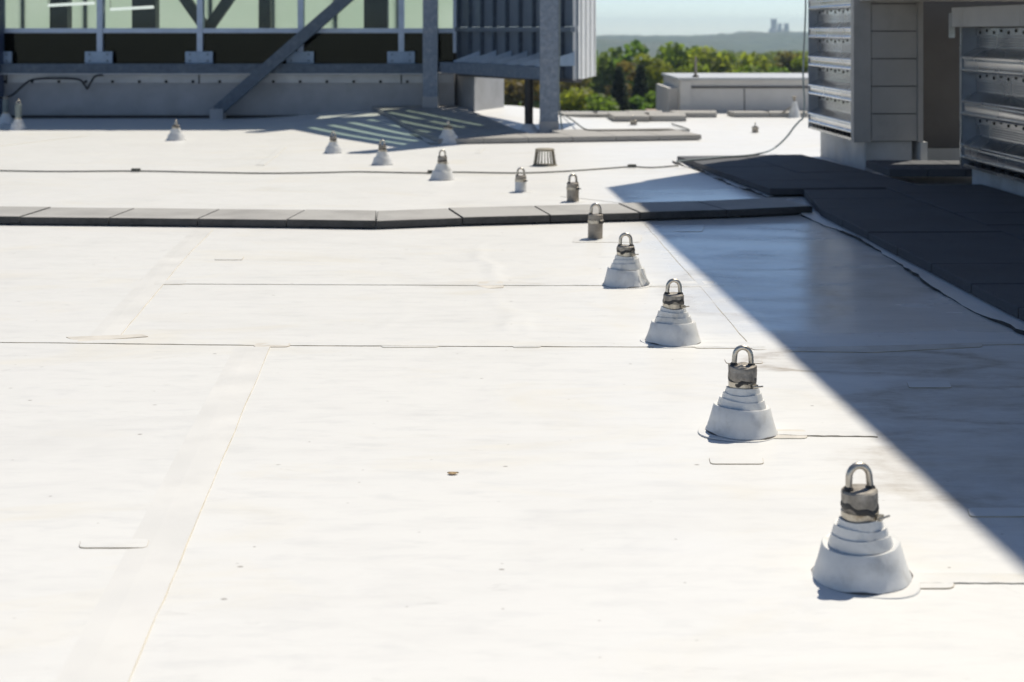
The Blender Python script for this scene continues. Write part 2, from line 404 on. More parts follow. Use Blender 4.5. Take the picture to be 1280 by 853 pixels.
# ------------------------------------------------------------------ roof: body below, membrane sheet
body = MB()
body.box(-16, -0.25, -4, 31.6, -18.5, -.12); body.box(-.249, 2.95, -4, 28.05, -18.5, -.12); body.box(2.951, 12, -4, 31.6, -18.5, -.12)
tag(body.build('building_body', M['body']), kind='structure')
def roofz(X, Y):
    t = sm((Y-21.5)/5.0); s = sm((X+5.2)/3.2); e = 1-sm((X+.2)/1.6)
    z = .15*t*s*e
    # loose wrinkles running back from the cross seam
    def ridge(x0, y0, x1, y1, w, a):
        tt = np.clip((Y-y0)/(y1-y0), 0, 1); cx = x0 + (x1-x0)*tt + .045*np.sin(Y*4.1) + .02*np.sin(Y*11)
        win = sm((Y-y0)/.25)*sm((y1-Y)/.4)
        return a*win*np.exp(-((X-cx)/w)**2)*(.6+.4*np.sin(Y*2.7))
    z = z + ridge(-.02, 7.6, -.28, 11.4, .05, .010) + ridge(.10, 7.55, -.12, 9.0, .04, .006) + ridge(-.75, 7.6, -.55, 9.0, .05, .004)
    z = z + ridge(-3.9, 7.6, -4.6, 11.3, .07, .008) + ridge(-2.9, 3.0, -3.3, 6.8, .08, .004) + ridge(1.45, 7.0, 1.15, 9.5, .07, .006)
    return z
xs = np.concatenate([np.arange(-16, -5, .25), np.arange(-5, 2, .025), np.arange(2, 12.01, .25)])
ys = np.concatenate([np.arange(-4, 2.6, .3), np.arange(2.6, 12, .05), np.arange(12, 28.06, .2), [28.05]])
roof = grid_mesh('roof_membrane', xs, ys, roofz, M['membrane'])
tag(roof, kind='structure')
edge = MB().box(-.24, 2.94, 27.9, 28.08, -.12, .03)
tag(edge.build('roof_edge_trim', M['flash'], roof))

# seams: lapped sheets, cover strips and hand-cut patches, each a thin raised sheet with a dirty edge
def rounded(pts, r, n=3):
    out = []; m = len(pts)
    for i in range(m):
        p = Vector(pts[i][:2]); a = Vector(pts[i-1][:2]); b = Vector(pts[(i+1) % m][:2])
        va = (a-p); vb = (b-p); rr = min(r, va.length*.45, vb.length*.45)
        p0 = p + va.normalized()*rr; p1 = p + vb.normalized()*rr
        for k in range(n+1):
            t = k/n; out.append(tuple((p0*(1-t)**2 + p*2*t*(1-t) + p1*t*t)))
    return out
def ccw(p):
    a = sum(p[i-1][0]*p[i][1]-p[i][0]*p[i-1][1] for i in range(len(p)))
    return p if a > 0 else p[::-1]
LAY = [0]
def sheet(name, pts, mat='patch', edge_='seam_dirt', h=.004, bev=.003, rnd=.03, base=.001):
    LAY[0] += 1
    poly = ccw(rounded([tuple(p[:2]) for p in pts], rnd)) if rnd else ccw([tuple(p[:2]) for p in pts])
    b = MB().slab(poly, -.01, base+h*.3+LAY[0]*.00004, .0014, 0, 1, zf=gz)
    return b.build(name, [M[mat], M[edge_]], roof)
def strip(name, pxs, width, mat='membrane', edge_='seam_dirt', h=.004, side=1, bev=.003):
    """a long lap whose visible edge follows the pixel points; the sheet lies behind or beside it"""
    a = [P(*p) for p in pxs]; b = []
    for i, p in enumerate(a):
        t = (a[min(i+1, len(a)-1)] - a[max(i-1, 0)]).normalized()
        b.append(p + Vector((-t.y, t.x, 0))*width*side)
    LAY[0] += 1; hh = .001+h+LAY[0]*.00006; mm = MB(); rr = random.Random(LAY[0])
    A2, B2 = [], []
    for i in range(len(a)-1):
        for k in range(8): A2.append(a[i].lerp(a[i+1], k/8)); B2.append(b[i].lerp(b[i+1], k/8))
    A2.append(a[-1]); B2.append(b[-1])
    n = len(A2); rows = []
    for p, q in zip(A2, B2):
        t = (q-p).normalized(); j = rr.uniform(-.0025, .0025); p = p + t*j; g = gz(p.x, p.y); w_ = bev*rr.uniform(.5, 1.3)
        rows.append([(p.x-t.x*w_, p.y-t.y*w_, g-.002), (p.x, p.y, g+hh*rr.uniform(.75, 1.1)), (p.x+t.x*width*.5, p.y+t.y*width*.5, g+hh*.8), (q.x, q.y, gz(q.x, q.y)-.0015)])
    mm.v = [v for r_ in rows for v in r_]
    for i in range(n-1):
        for k in range(3):
            f = (4*i+k, 4*(i+1)+k, 4*(i+1)+k+1, 4*i+k+1)
            mm.f.append(f if side > 0 else f[::-1]); mm.m.append(1 if k == 0 else 0)
    return mm.build(name, [M[mat], M[edge_]], roof)
strip('lap_strip', [(-260, 428), (60, 429), (200, 431), (338, 432.5), (520, 433.5), (700, 434), (880, 434.5), (1000, 435), (1120, 434), (1290, 431)], .16, edge_='seam_dirt', h=.003)
strip('lap_strip', [(205, 355.5), (420, 356.5), (600, 357.5), (760, 357.5), (905, 358)], .14, edge_='seam_pale', h=.003)
strip('lap_strip', [(120, 950), (160, 853), (226, 700), (284, 560), (338, 434)], .22, 'band', edge_='seam_pale', h=.0025, bev=.004)
strip('lap_strip', [(150, 420), (196, 366), (232, 322), (266, 288)], .2, 'band', edge_='seam_pale', h=.0025, bev=.004)
strip('lap_strip', [(938, 433), (890, 376), (846, 326), (806, 281)], .3, edge_='seam_pale', h=.002, side=-1, bev=.006)
strip('lap_strip', [(1300, 495), (1260, 470), (1210, 437)], .14, edge_='seam_dirt', h=.003, bev=.006)
strip('lap_strip', [(700, 246), (740, 250), (790, 256)], .02, edge_='seam_pale', h=.002)
strip('lap_strip', [(965, 545), (1030, 546), (1097, 547)], .10, mat='patch', h=.004)
strip('lap_strip', [(1135, 731), (1210, 730), (1300, 731)], .10, mat='patch', edge_='seam_pale', h=.003)
strip('lap_strip', [(600, 192), (608, 184)], .1, edge_='seam_pale', h=.002)
strip('lap_strip', [(-60, 190), (60, 176), (110, 170)], .14, edge_='seam_pale', h=.003)
strip('lap_strip', [(330, 207), (345, 196), (358, 184)], .14, edge_='seam_pale', h=.003)
def quad(x0, x1, y0, y1, sk=0):
    return [P(x0, y1), P(x1, y1), P(x1+sk, y0), P(x0+sk, y0)]
sheet('patch', [P(82,422), P(96,428), P(186,421.5), P(178,418.5)], 'tape', 'seam_dirt', .006, rnd=.01)
sheet('patch', quad(316, 361, 429.5, 434.5, 4), 'tape', 'seam_dirt', .006)
sheet('patch', quad(476, 548, 429.5, 435, 2), 'patch', 'seam_pale', .005)
sheet('patch', quad(640, 676, 431, 435.2, 2), 'patch', 'seam_pale', .005)
sheet('patch', [P(985,440), P(1090,441.5), P(1228,434.5), P(1228,429.5), P(1120,432.5), P(1000,435)], 'tape', 'seam_dirt', .008, rnd=.02)
sheet('patch', quad(868, 948, 428, 436, -2), 'patch', 'seam_dirt', .005)
sheet('patch', quad(940, 1000, 429, 438, -4), 'patch', 'seam_dirt', .004)
sheet('patch', quad(192, 230, 351, 356.2, 3), 'patch', 'seam_dirt', .006)
sheet('patch', [P(594,357), P(610,361.5), P(630,360), P(628,352.5), P(600,352.5)], 'tape', 'seam_dirt', .005, rnd=.02)
sheet('patch', quad(770, 890, 352, 359, 4), 'patch', 'seam_pale', .004)
sheet('patch', quad(98, 184, 675, 686, 3), 'membrane', 'seam_dirt', .005, rnd=.02)
sheet('patch', quad(888, 955, 572, 581, -2), 'membrane', 'seam_dirt', .005, rnd=.02)
sheet('patch', quad(1212, 1330, 636, 647, -3), 'patch', 'seam_dirt', .006, rnd=.02)
sheet('patch', quad(1136, 1190, 478, 485.5, -3), 'patch', 'seam_dirt', .005, rnd=.02)
sheet('patch', quad(268, 303, 321, 325.5, 2), 'membrane', 'seam_dirt', .005, rnd=.02)
sheet('patch', quad(908, 954, 449, 455, -3), 'membrane', 'seam_dirt', .004, rnd=.02)
sheet('patch', quad(960, 1010, 538, 549, -3), 'tape', 'seam_pale', .005)
sheet('patch', quad(1130, 1194, 720, 737, -4), 'patch', 'seam_dirt', .005)
sheet('patch', quad(812, 878, 282, 290, 3), 'membrane', 'seam_pale', .004)
sheet('patch', quad(760, 800, 294, 303, 2), 'patch', 'seam_pale', .004)
sheet('patch', quad(715, 800, 297, 303.5, 3), 'patch', 'seam_pale', .003)

# ------------------------------------------------------------------ pavers
def paver(parent, poly, z0, z1, mat='paver', name='paver', bev=.006, zf=None):
    mats = [M[mat], M['paver_edge_shade']] if mat == 'border' else [M[mat], M[mat]]
    return MB().slab(ccw([tuple(p[:2]) for p in poly]), z0, z1, bev, 0, 1, zf=zf).build(name, mats, parent)
def inset(poly, g):
    c = sum((Vector(p[:2]) for p in poly), Vector((0,0)))/len(poly)
    out = []
    for p in poly:
        q = Vector(p[:2]) - c; out.append(tuple(c + q*(1 - g/q.length*1.4)))
    return out
# the single row that crosses the roof
border = empty('paver_border', (0, 12, 0), kind='structure')
fr = [(-310,278.5),(-200,279.5),(-88,280.7),(25,282),(136,283),(247,284.2),(358,285.6),(470,287.2),(578,283.2),(688,280.2),(800,277),(908,273.8),(1016,268.6)]
fx = [P(x, y) for x, y in fr]
for i in range(len(fx)-1):
    a, b = fx[i], fx[i+1]
    t = (b-a).normalized(); n_ = Vector((-t.y, t.x, 0))
    w = .66
    nrm = lambda k: Vector((-(fx[k+1]-fx[k]).y, (fx[k+1]-fx[k]).x, 0)).normalized()
    na = (n_ + nrm(max(i-1, 0))).normalized(); nb = (n_ + nrm(min(i+1, len(fx)-2))).normalized()
    jz = R.uniform(-.005, .005); g = .003 + R.uniform(0, .002)
    poly = [a + t*g, b - t*g, b - t*g + nb*w, a + t*g + na*w]
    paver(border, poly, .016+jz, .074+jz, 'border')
    MB().slab(ccw([tuple((a + t*.18 + n_*.035)[:2]), tuple((b - t*.12 + n_*.035)[:2]), tuple((b - t*.12 + n_*.6)[:2]), tuple((a + t*.18 + n_*.6)[:2])]), .001, .014+jz).build('foam_strip', M['foam'], border)
# the walkway beside the louvers
walk = empty('paver_walkway', (3, 12, 0), kind='structure')
W0 = P(1017, 268.5)
def WL(a, b): return W0 + V*a + U*b
for ci, (a0, a1, off) in enumerate(((0, 1.06, 0), (1.06, 2.12, .37))):
    b = 1.29
    for r_ in range(21):
        b1 = b - .74; g = .009
        oo = b + (off if ci else 0); o1 = b1 + (off if ci else 0)
        if ci and r_ == 0: pass
        j = R.uniform(-.006, .006)
        poly = [WL(a0+g, o1+g), WL(a1-g, o1+g), WL(a1-g, oo-g), WL(a0+g, oo-g)]
        if ci == 0 and r_ < 2: poly = [WL(.02+.1*(1-r_), o1+g), WL(a1-g, o1+g), WL(a1-g, oo-g), WL(.12+.1*(1-r_), oo-g)]
        paver(walk, poly, .02+j, .082+j)
        b = b1
# part of the walkway that runs back to the cable
UA = P(846, 203); UB = P(962, 247)
ud = (UA-UB).normalized(); un = Vector((ud.y, -ud.x, 0))
L = (UA-UB).length; k = 5
for c_ in range(2):
    for i in range(k):
        g = .004; l0 = i*L/k + g; l1 = (i+1)*L/k - g
        q = lambda a, b: UB + un*a + ud*b
        sl = .30*c_
        j = R.uniform(-.006, .006)
        poly = [q(c_*.8+g, l0), q((c_+1)*.8-g, l0), q((c_+1)*.8-g, l1), q(c_*.8+g, l1)]
        paver(walk, poly, .02+j, .082+j)
# small pavers in front of the equipment curb
for i in range(3):
    a = P(1112+48*i, 231); b_ = P(1112+48*(i+1)-1, 231)
    paver(walk, [a, b_, b_+Vector((0,1.0,0)), a+Vector((0,1.0,0))], .083, .165)
# curled slip sheet under the walkway's edge
def slip_sheet(parent, p0, d, L, out, wmin, wmax, seed):
    rr = random.Random(seed); n = 60; m = MB(); tops = []
    for i in range(n+1):
        t = i/n; w = wmin + (wmax-wmin)*(.5+.5*math.sin(t*9+seed)) + rr.uniform(-.015, .015)
        p = p0 + d*(L*t); q = p + out*w
        lift = .012 + .010*math.sin(t*23+seed) + rr.uniform(-.002, .004)
        tops.append((p - out*.05, q, lift))
    for i in range(n):
        a, b, l = tops[i]; a2, b2, l2 = tops[i+1]
        v = [(a.x,a.y,.014),(b.x,b.y,l+.003),(b2.x,b2.y,l2+.003),(a2.x,a2.y,.014)]
        m.add(v, [(0,1,2,3)], 0)
        m.add([(b.x,b.y,l+.003),(b.x,b.y,.002),(b2.x,b2.y,.002),(b2.x,b2.y,l2+.003)], [(0,1,2,3)], 1)
    o = m.build('slip_sheet', [M['patch'], M['black']], parent)
    return o
slip_sheet(walk, WL(0, .1), -U, 6.4, -V, .03, .14, 2)
slip_sheet(walk, UB, ud, L, -un, .02, .07, 5)

# ------------------------------------------------------------------ roof anchors
def anchor(px, py, label, scale=1.0, boot=True, ring_rot=0.0, tilt=(0,0), body_h=None, split=False, wrap=False, wide=1.0, tubeh=0.0, seed=0, collar_mat='collar', white_foot=False, z=None, name='roof_anchor'):
    rr = random.Random(seed+100)
    p = P(px, py); p.z = gz(p.x, p.y) if z is None else z
    o = empty(name, p, label, 'roof anchor', 'tie-off anchors dotted over the white roof')
    s = scale; hgt = 0.0
    def wob(amt, ph):
        return lambda r, z, a: (r*(1 + amt*math.sin(a*2+ph) + amt*.6*math.sin(a*5+ph*2)), z + (amt*.10*math.sin(a*3+ph) + amt*.22*math.sin(a+ph*1.7) if z > .01 else 0))
    if boot:
        fl = MB(); rf = .170*s*wide
        fl.lathe([(rf, -.002), (rf-.002, .0022), (.10*s, .0028)], 48, 0, wob(.07, rr.uniform(0, 6)))
        fl.build('flange_patch', M['patch'], o, True, True)
        ph = rr.uniform(0, 6)
        sk = MB(); b_, t_ = .138*s*wide, .113*s*wide; hs = .104*s
        def warp(r, z, a):
            w = 1 + .018*math.sin(2*a+ph) + .009*math.sin(5*a+ph) + .006*math.sin(9*a+ph*3)
            if split and -.9 < a-2*math.pi*(a > math.pi) < -.35: w *= 1.0 - .13*math.sin(((a-2*math.pi)+.9)/.55*math.pi)
            return r*w, z + (.005*s*math.sin(a+ph) if z > .03 else 0)
        sk.lathe([(b_+.006, .004), (b_+.004, .010), (b_, .016), ((b_*.52+t_*.48), hs*.5), (t_, hs-.002), (t_-.002, hs), (t_-.012*s, hs-.003), (.06*s, hs-.005)], 56, 0, warp)
        skirt = sk.build('skirt', [M['boot']], o, True, True)
        pts = []; rads = []
        for k in range(72):     # grime caught where the skirt meets the roof
            a = 2*math.pi*k/72; w_ = 1 + .018*math.sin(2*a+ph) + .009*math.sin(5*a+ph) + .006*math.sin(9*a+ph*3)
            pts.append(((b_+.0055)*w_*math.cos(a), (b_+.0055)*w_*math.sin(a), .0035)); rads.append(max(.0006, .0028*math.sin(a*3+ph)+.0022*math.sin(a*7+ph*2)+rr.uniform(0, .0015)))
        MB().tube(pts, rads, 5, closed=True).build('grime_line', M['boot_dirt'], skirt, False, True)
        if split:
            a0 = -.62; pts = []
            for k in range(9):
                t = k/8; zz = hs*(1-t)+.012*t; r_ = t_+(b_-t_)*t+.004
                aa = a0 + .42*t*t
                pts.append((r_*math.cos(aa), r_*math.sin(aa), zz))
            MB().tube(pts, .006*s, 6).build('torn_flap', M['boot'], skirt, True, True)
        hgt = hs
        tiers = [(.0955, .086, .036), (.082, .074, .033), (.069, .062, .029)]
        for (r0, r1, hh) in tiers:
            tm = MB(); ph = rr.uniform(0, 6); z0 = hgt-.008*s
            tm.lathe([(r0*s, z0), (r0*s*1.004, z0+.008*s), (r1*s*1.02, z0+hh*s-.003*s), (r1*s*1.015, z0+hh*s), (r1*s*.95, z0+hh*s-.002*s), (.045*s, z0+hh*s-.002*s)], 48, 0, wob(.014, ph))
            tm.build('boot_tier', M['boot'], o, True, True)
            hgt = z0+hh*s
        bh = .062 if body_h is None else body_h
        cl = MB().lathe([(.050*s, hgt-.004*s), (.0555*s, hgt-.002*s), (.056*s, hgt+.022*s), (.05*s, hgt+.024*s)], 40)
        band = cl.build('clamp_band', M['clamp'], o, True, True)
        sc = MB(); a = -.75; e = Vector((math.cos(a), math.sin(a), 0)); c = e*.058*s + Vector((0,0,hgt+.010*s)); tt = Vector((-e.y, e.x, 0))
        sc.obox(c - tt*.012*s - Vector((0,0,.007*s)), tt*.024*s, e*.012*s, Vector((0,0,.014*s)))
        sc.tube([c+e*.008*s-tt*.016*s, c+e*.008*s+tt*.028*s+e*.014*s], .0035*s, 6)
        sc.build('clamp_screw', M['clamp'], band, False, True)
        hgt += .022*s
        if tubeh:
            MB().lathe([(.054*s, hgt-.01), (.055*s, hgt), (.055*s, hgt+tubeh), (.05*s, hgt+tubeh+.003)], 32).build('sleeve', M['sleeve'], o, True, True); hgt += tubeh
    else:
        bh = body_h
    if not tubeh:
        ph = rr.uniform(0, 6)
        jag = (lambda r, z, a: (r*(1 + .02*math.sin(3*a+ph) + .012*math.sin(11*a+z*300)), z + (.003*math.sin(4*a+ph) if z > hgt+.01 else 0))) if wrap else wob(.006, ph)
        co = MB().lathe([(.050*s, hgt-.006), (.0535*s, hgt), (.054*s, hgt+bh*s*.5), (.0535*s, hgt+bh*s-.005), (.049*s, hgt+bh*s), (.02*s, hgt+bh*s+.001)], 40, 0, jag)
        post = co.build('post' if not boot else 'collar', M[collar_mat], o, True, True)
        if boot or wrap:   # smeared mastic on the collar
            z1 = hgt + bh*s*(.18 if not wrap else .05)
            ml = MB().lathe([(.0530*s, z1-.010*s), (.0562*s, z1-.005*s), (.0562*s, z1+.004*s), (.0528*s, z1+.012*s)], 40, 0, lambda r, z, a: (r*(1+.02*math.sin(4*a+ph)+.012*math.sin(9*a)), z+.009*s*math.sin(2*a+ph)+.004*s*math.sin(7*a)))
            ml.build('mastic_smear', M['sealant'], post, True, True)
        if wrap:
            for k in range(3):
                z1 = hgt + bh*s*(.35+.22*k)
                MB().lathe([(.052*s, z1-.013), (.0565*s, z1-.011), (.0572*s, z1+.006), (.0555*s, z1+.011), (.052*s, z1+.012)], 40, 0, lambda r, z, a: (r*(1+.010*math.sin(3*a+k*2)+.006*math.sin(13*a)), z+.005*math.sin(a*2+k))).build('tape_wrap', M['collar'], post, True, True)
        if not boot:
            zt = hgt+bh*s*.70
            band = MB().lathe([(.0545*s, zt-.012*s), (.058*s, zt-.010*s), (.058*s, zt+.012*s), (.0545*s, zt+.014*s)], 40).build('clamp_band', M['clamp'], o, True, True)
            sc = MB(); a = -.9; e = Vector((math.cos(a), math.sin(a), 0)); c = e*.058*s + Vector((0,0,zt)); tt = Vector((-e.y, e.x, 0))
            sc.obox(c - tt*.014*s - Vector((0,0,.008*s)), tt*.028*s, e*.013*s, Vector((0,0,.016*s)))
            sc.tube([c+e*.007*s-tt*.01*s, c+e*.012*s+tt*.03*s], .004*s, 6)
            sc.build('clamp_screw', M['sealant'], band, False, True)
            MB().lathe([(.115*s, -.002), (.113*s, .0022), (.05*s, .003)], 40, 0, wob(.06, ph)).build('flange_patch', M['patch'], o, True, True)
            if white_foot:
                MB().lathe([(.064*s, .004), (.0575*s, .012), (.0565*s, bh*s*.62), (.054*s, bh*s*.64)], 40, 0, wob(.012, ph)).build('membrane_wrap', M['boot'], o, True, True)
        hgt += bh*s
    # the lifting eye: an inverted U of round bar on two welded feet
    rm = MB(); cr, br = .0315*s, .0103*s; pts = []
    leg = .046*s
    for k in range(3): pts.append((-cr-.0015*s*(2-k), 0, hgt-.006 + leg*k/2.2))
    for k in range(1, 16):
        a = math.pi - math.pi*k/16; pts.append((cr*math.cos(a), 0, hgt-.006+leg*.91 + cr*1.08*math.sin(a)))
    for k in range(3): pts.append((cr+.0015*s*k, 0, hgt-.006 + leg*(2-k)/2.2))
    rm.tube(pts, br, 12)
    ring = rm.build('eye_ring', M['ring'], o, True, True); ring.rotation_euler.z = ring_rot
    for sx in (-1, 1): MB().lathe([(.017*s, hgt-.004), (.015*s, hgt+.004), (.0105*s, hgt+.010)], 14, cx=sx*(cr+.003*s)).build('weld_bead', M['sealant'], ring, True, True)
    o.rotation_euler = (rad(tilt[0]), rad(tilt[1]), rr.uniform(-.12, .12))
    return o
anchor(1077, 721, 'stepped white roof anchor with black smeared collar, beside the edge of the broad shadow', 1.0, ring_rot=.05, tilt=(0, -1.5), seed=1)
anchor(927, 539, 'stepped white roof anchor with ragged tape wrapped around its collar, beside a slit sheet end', 1.02, wrap=True, ring_rot=-.04, tilt=(-1, 1.0), seed=2)
anchor(841, 426.5, 'stepped white roof anchor standing on the long dark cross seam', 1.01, body_h=.045, ring_rot=.06, tilt=(0, 1.0), seed=3)
anchor(783, 355.5, 'stepped white roof anchor with a torn curling flap on its skirt', 1.05, body_h=.036, split=True, ring_rot=.02, tilt=(0, -1), seed=4)
anchor(744, 298.5, 'bare weathered post anchor with ring, between the paver border and the torn-skirted anchor', 1.08, boot=False, body_h=.178, ring_rot=.05, seed=5, collar_mat='post', tilt=(0, 1))
anchor(716, 252, 'bare weathered post anchor on the far side of the paver border, right behind its joint', 1.08, boot=False, body_h=.165, ring_rot=.15, seed=6, collar_mat='post')
anchor(651, 240, 'post anchor wrapped in white membrane at its foot, next to the slatted roof drain', 1.03, boot=False, body_h=.16, ring_rot=-.1, seed=7, white_foot=True, collar_mat='post')
anchor(553, 224.5, 'stepped white roof anchor that the thin wire passes behind', .96, ring_rot=.25, seed=8)
anchor(478, 206, 'small stepped white roof anchor between the wire and the glass building shade', .90, ring_rot=-.3, seed=9)
anchor(416.5, 191.5, 'small stepped white roof anchor just outside the glass building shade', .84, ring_rot=.5, seed=10)
anchor(220, 175.5, 'small stepped white roof anchor with its ring turned edge-on below the diagonal brace', .98, body_h=.03, ring_rot=1.45, seed=11)
anchor(23, 162.5, 'tall roof anchor with a galvanised sleeve on a white boot, in full sun', .98, tubeh=.22, ring_rot=.9, seed=12)
anchor(7, 154.5, 'tall sleeved roof anchor standing in shade below the black looped cable', .98, tubeh=.22, ring_rot=1.1, seed=13)
anchor(560, 180, 'shaded white roof anchor at the corner of the striped paver pad', 1.15, body_h=.03, ring_rot=1.4, seed=14)
anchor(944, 166, 'short bare post anchor alone on sunlit membrane before the low parapet', .92, boot=False, body_h=.11, ring_rot=1.5, seed=15, collar_mat='post')
anchor(792, 163, 'short bare post anchor standing on the sunlit paver pad beside a wire', 1.0, boot=False, body_h=.085, ring_rot=1.5, seed=16, collar_mat='post', z=.085)
# vent boot near the far edge
vb = empty('vent_pipe', P(993, 147), 'white conical vent boot with a thin fitting near the far roof edge', 'vent pipe')
MB().lathe([(.13, 0), (.115, .03), (.06, .22), (.045, .29), (.03, .30)], 32).build('boot', M['boot'], vb, True, True)
MB().lathe([(.025, .29), (.025, .36), (.045, .365), (.045, .395), (.02, .40)], 20).build('pipe', M['post'], vb, True, True)
MB().tube([(-.02, 0, .22), (-.2, 0, .10), (-.34, .05, .02)], .018, 8).build('side_pipe', M['post'], vb, True, True)

# slatted roof drain
dp = P(681, 207)
dr = empty('roof_drain', dp, 'slatted bronze dome strainer of a roof drain', 'roof drain')
MB().lathe([(.150, 0), (.150, .010), (.12, .012)], 32).build('base_ring', M['bronze'], dr, True, True)
MB().lathe([(.112, .178), (.116, .182), (.116, .2), (.10, .204), (.02, .205)], 32).build('cap', M['bronze'], dr, True, True)
for k in range(20):
    a = 2*math.pi*k/20; c, s_ = math.cos(a), math.sin(a); t = Vector((-s_, c, 0))*.0035
    b0 = Vector((.138*c, .138*s_, .01)); b1 = Vector((.112*c, .112*s_, .185)); rd = Vector((c, s_, 0))*.016
    MB().add([b0-t, b0+t, b1+t*.8, b1-t*.8, b0-t-rd, b0+t-rd, b1+t*.8-rd, b1-t*.8-rd], [(0,1,2,3),(7,6,5,4),(0,4,5,1),(1,5,6,2),(2,6,7,3),(3,7,4,0)]).build('slat', M['bronze'], dr, False, True)

# ------------------------------------------------------------------ cables on the roof
def cable(name, pts, r, mat, label, cat='cable', connectors=()):
    root = empty(name, pts[0], label, cat)
    # smooth the path
    out = []
    for i in range(len(pts)-1):
        p0 = Vector(pts[max(i-1, 0)]); p1 = Vector(pts[i]); p2 = Vector(pts[i+1]); p3 = Vector(pts[min(i+2, len(pts)-1)])
        for k in range(6):
            t = k/6; out.append(.5*((2*p1)+(p2-p0)*t+(2*p0-5*p1+4*p2-p3)*t*t+(3*p1-p0-3*p2+p3)*t**3))
    out.append(Vector(pts[-1]))
    MB().tube(out, r, 7).build('wire', mat, root, True)
    for c in connectors:
        c = Vector(c); d = Vector((1, .05, 0)).normalized()
        MB().obox(c - d*.05 + Vector((0, -.02, -.005)), d*.10, Vector((0, .04, 0)), Vector((0, 0, .035))).build('clip', mat, root)
    return root
zc = .012
pp = [(-220,211),(-60,212.5),(60,214.5),(170,214),(250,215.5),(330,216.8),(400,216),(450,215),(530,216.4),(570,215.4),(640,216.5),(680,215.6),(720,213.4),(760,210.6),(790,208.6),(815,209.6),(848,207.2)]
cable('lightning_cable', [P(x, y, zc) for x, y in pp], .008, M['cable'], 'thin dark wire lying across the sunlit roof behind the paver border', connectors=[P(540, 216.3, zc), P(790, 208.8, zc), P(170, 214, zc)])
cp = [P(*q) for q in [(846,202,.085),(880,199,.09),(905,196.5,.09),(935,194.5,.09),(955,191,.09)]]
cp += [PD(x, y, 18.7) for x, y in ((966,186.5),(976,179),(985,169.5),(992,160),(999,152),(1004,146),(1005.5,125),(1004,100),(1004.5,70),(1006,40),(1007,10),(1007,-20))]
cable('loose_cable', cp, .012, M['cable_grey'], 'grey cable curving over the roof and up the louvered tower edge')
cable('pad_cable', [P(698, 140, .05), P(715, 150, .09), P(730, 161, .09), P(745, 163.2, .09), P(790, 163, .09), P(835, 162.5, .09), P(862, 163, .03), P(840, 155, .03)], .012, M['cable'], 'thin wire crossing the sunlit paver pad beside the steel column')
# dry leaf
lf = P(566, 592, .004)
lm = MB(); 
for i, (a, b) in enumerate([(-.02, 0), (-.012, .008), (0, .011), (.012, .007), (.022, 0)]):
    lm.v += [(lf.x+a, lf.y+b*1.2, .006+.004*abs(a)*100*.3), (lf.x+a, lf.y-b*1.2, .005)]
for i in range(4): lm.f.append((2*i, 2*i+1, 2*i+3, 2*i+2)); lm.m.append(0)
tag(lm.build('dry_leaf', M['leaf_litter']), 'tiny dry brown leaf lying on open sunlit membrane', 'leaf')

# ------------------------------------------------------------------ glass building
D0 = 26.5; K = F/D0
fX = lambda x: (x-640)/K
fZ = lambda y: H-(y-HOR)/K
gb = empty('glass_building', (-5, D0, 0), 'steel framed glass building with pale green panes and diagonal brace', 'building')
XL, XR, TOP = -14.5, fX(568), 6.8
MB().box(XL, XR, D0-.05, D0+.25, -.05, fZ(91)).build('base_wall', M['concrete'], gb)
fs = MB().box(XL, XR-.02, D0-.075, D0-.052, fZ(103.5), fZ(93.5)).build('flashing_strip', M['flash'], gb)
for x in (10, 250, 502): MB().box(fX(x)-.012, fX(x)+.012, D0-.078, D0-.076, fZ(104.5), fZ(92.5)).build('strip_joint', M['hole'], fs)
for i in range(-2, 17):
    x = 42+33.4*i
    if x > 560: continue
    MB().tube([(fX(x), D0-.076, fZ(102)), (fX(x), D0-.095, fZ(102))], .028, 8).build('rivet', M['hole'], fs)
MB().box(XL, fX(530), D0-.30, D0-.052, fZ(91.5), fZ(79.5)).build('base_beam', M['galv_dark'], gb)
MB().box(XL, fX(530), D0-.32, D0-.03, fZ(92.6), fZ(91.7)).build('drip_edge', M['white_metal'], gb)
MB().box(XL, fX(528), D0-.20, D0-.055, 0, .05).build('base_flashing', M['black'], gb)
# mullions, rails, panes
mul = [-249, -124, 1, 126.3, 251, 376.5, 502, 570]
for x in mul:
    w = .052
    MB().box(fX(x)-w, fX(x)+w, D0-.10, D0+.10, fZ(66), TOP).build('mullion', M['mullion'], gb)
    if x < 560:
        for bx_ in (-11, 11):
            for by_ in (68, 76): MB().tube([(fX(x+bx_), D0-.16, fZ(by_)), (fX(x+bx_), D0-.175, fZ(by_))], .018, 6).build('bolt', M['galv_dark'], gb)
    if x < 560: MB().box(fX(x-17), fX(x+17), D0-.16, D0-.101, fZ(79.3), fZ(64.5)).build('bracket_plate', M['bracket'], gb)
xe = [XL] + [fX(x) for x in mul]
for i in range(len(xe)-1):
    a, b = xe[i]+(.054 if i else 0), xe[i+1]-.054
    if b-a < .1: continue
    MB().box(a, b, D0-.09, D0+.08, fZ(41.5), fZ(35.5)).build('rail', M['mullion'], gb)
    MB().box(a, b, D0-.012, D0+.012, fZ(35.3), 3.1).build('pane', M['glass'], gb)
    MB().box(a, b, D0-.012, D0+.012, fZ(79), fZ(41.7)).build('pane', M['glass_dark'], gb)
    MB().box(a, b, D0-.09, D0+.08, 3.12, 3.25).build('rail', M['mullion'], gb)
    MB().box(a, b, D0-.02, D0+.02, 3.27, TOP).build('upper_panel', M['screen'], gb)
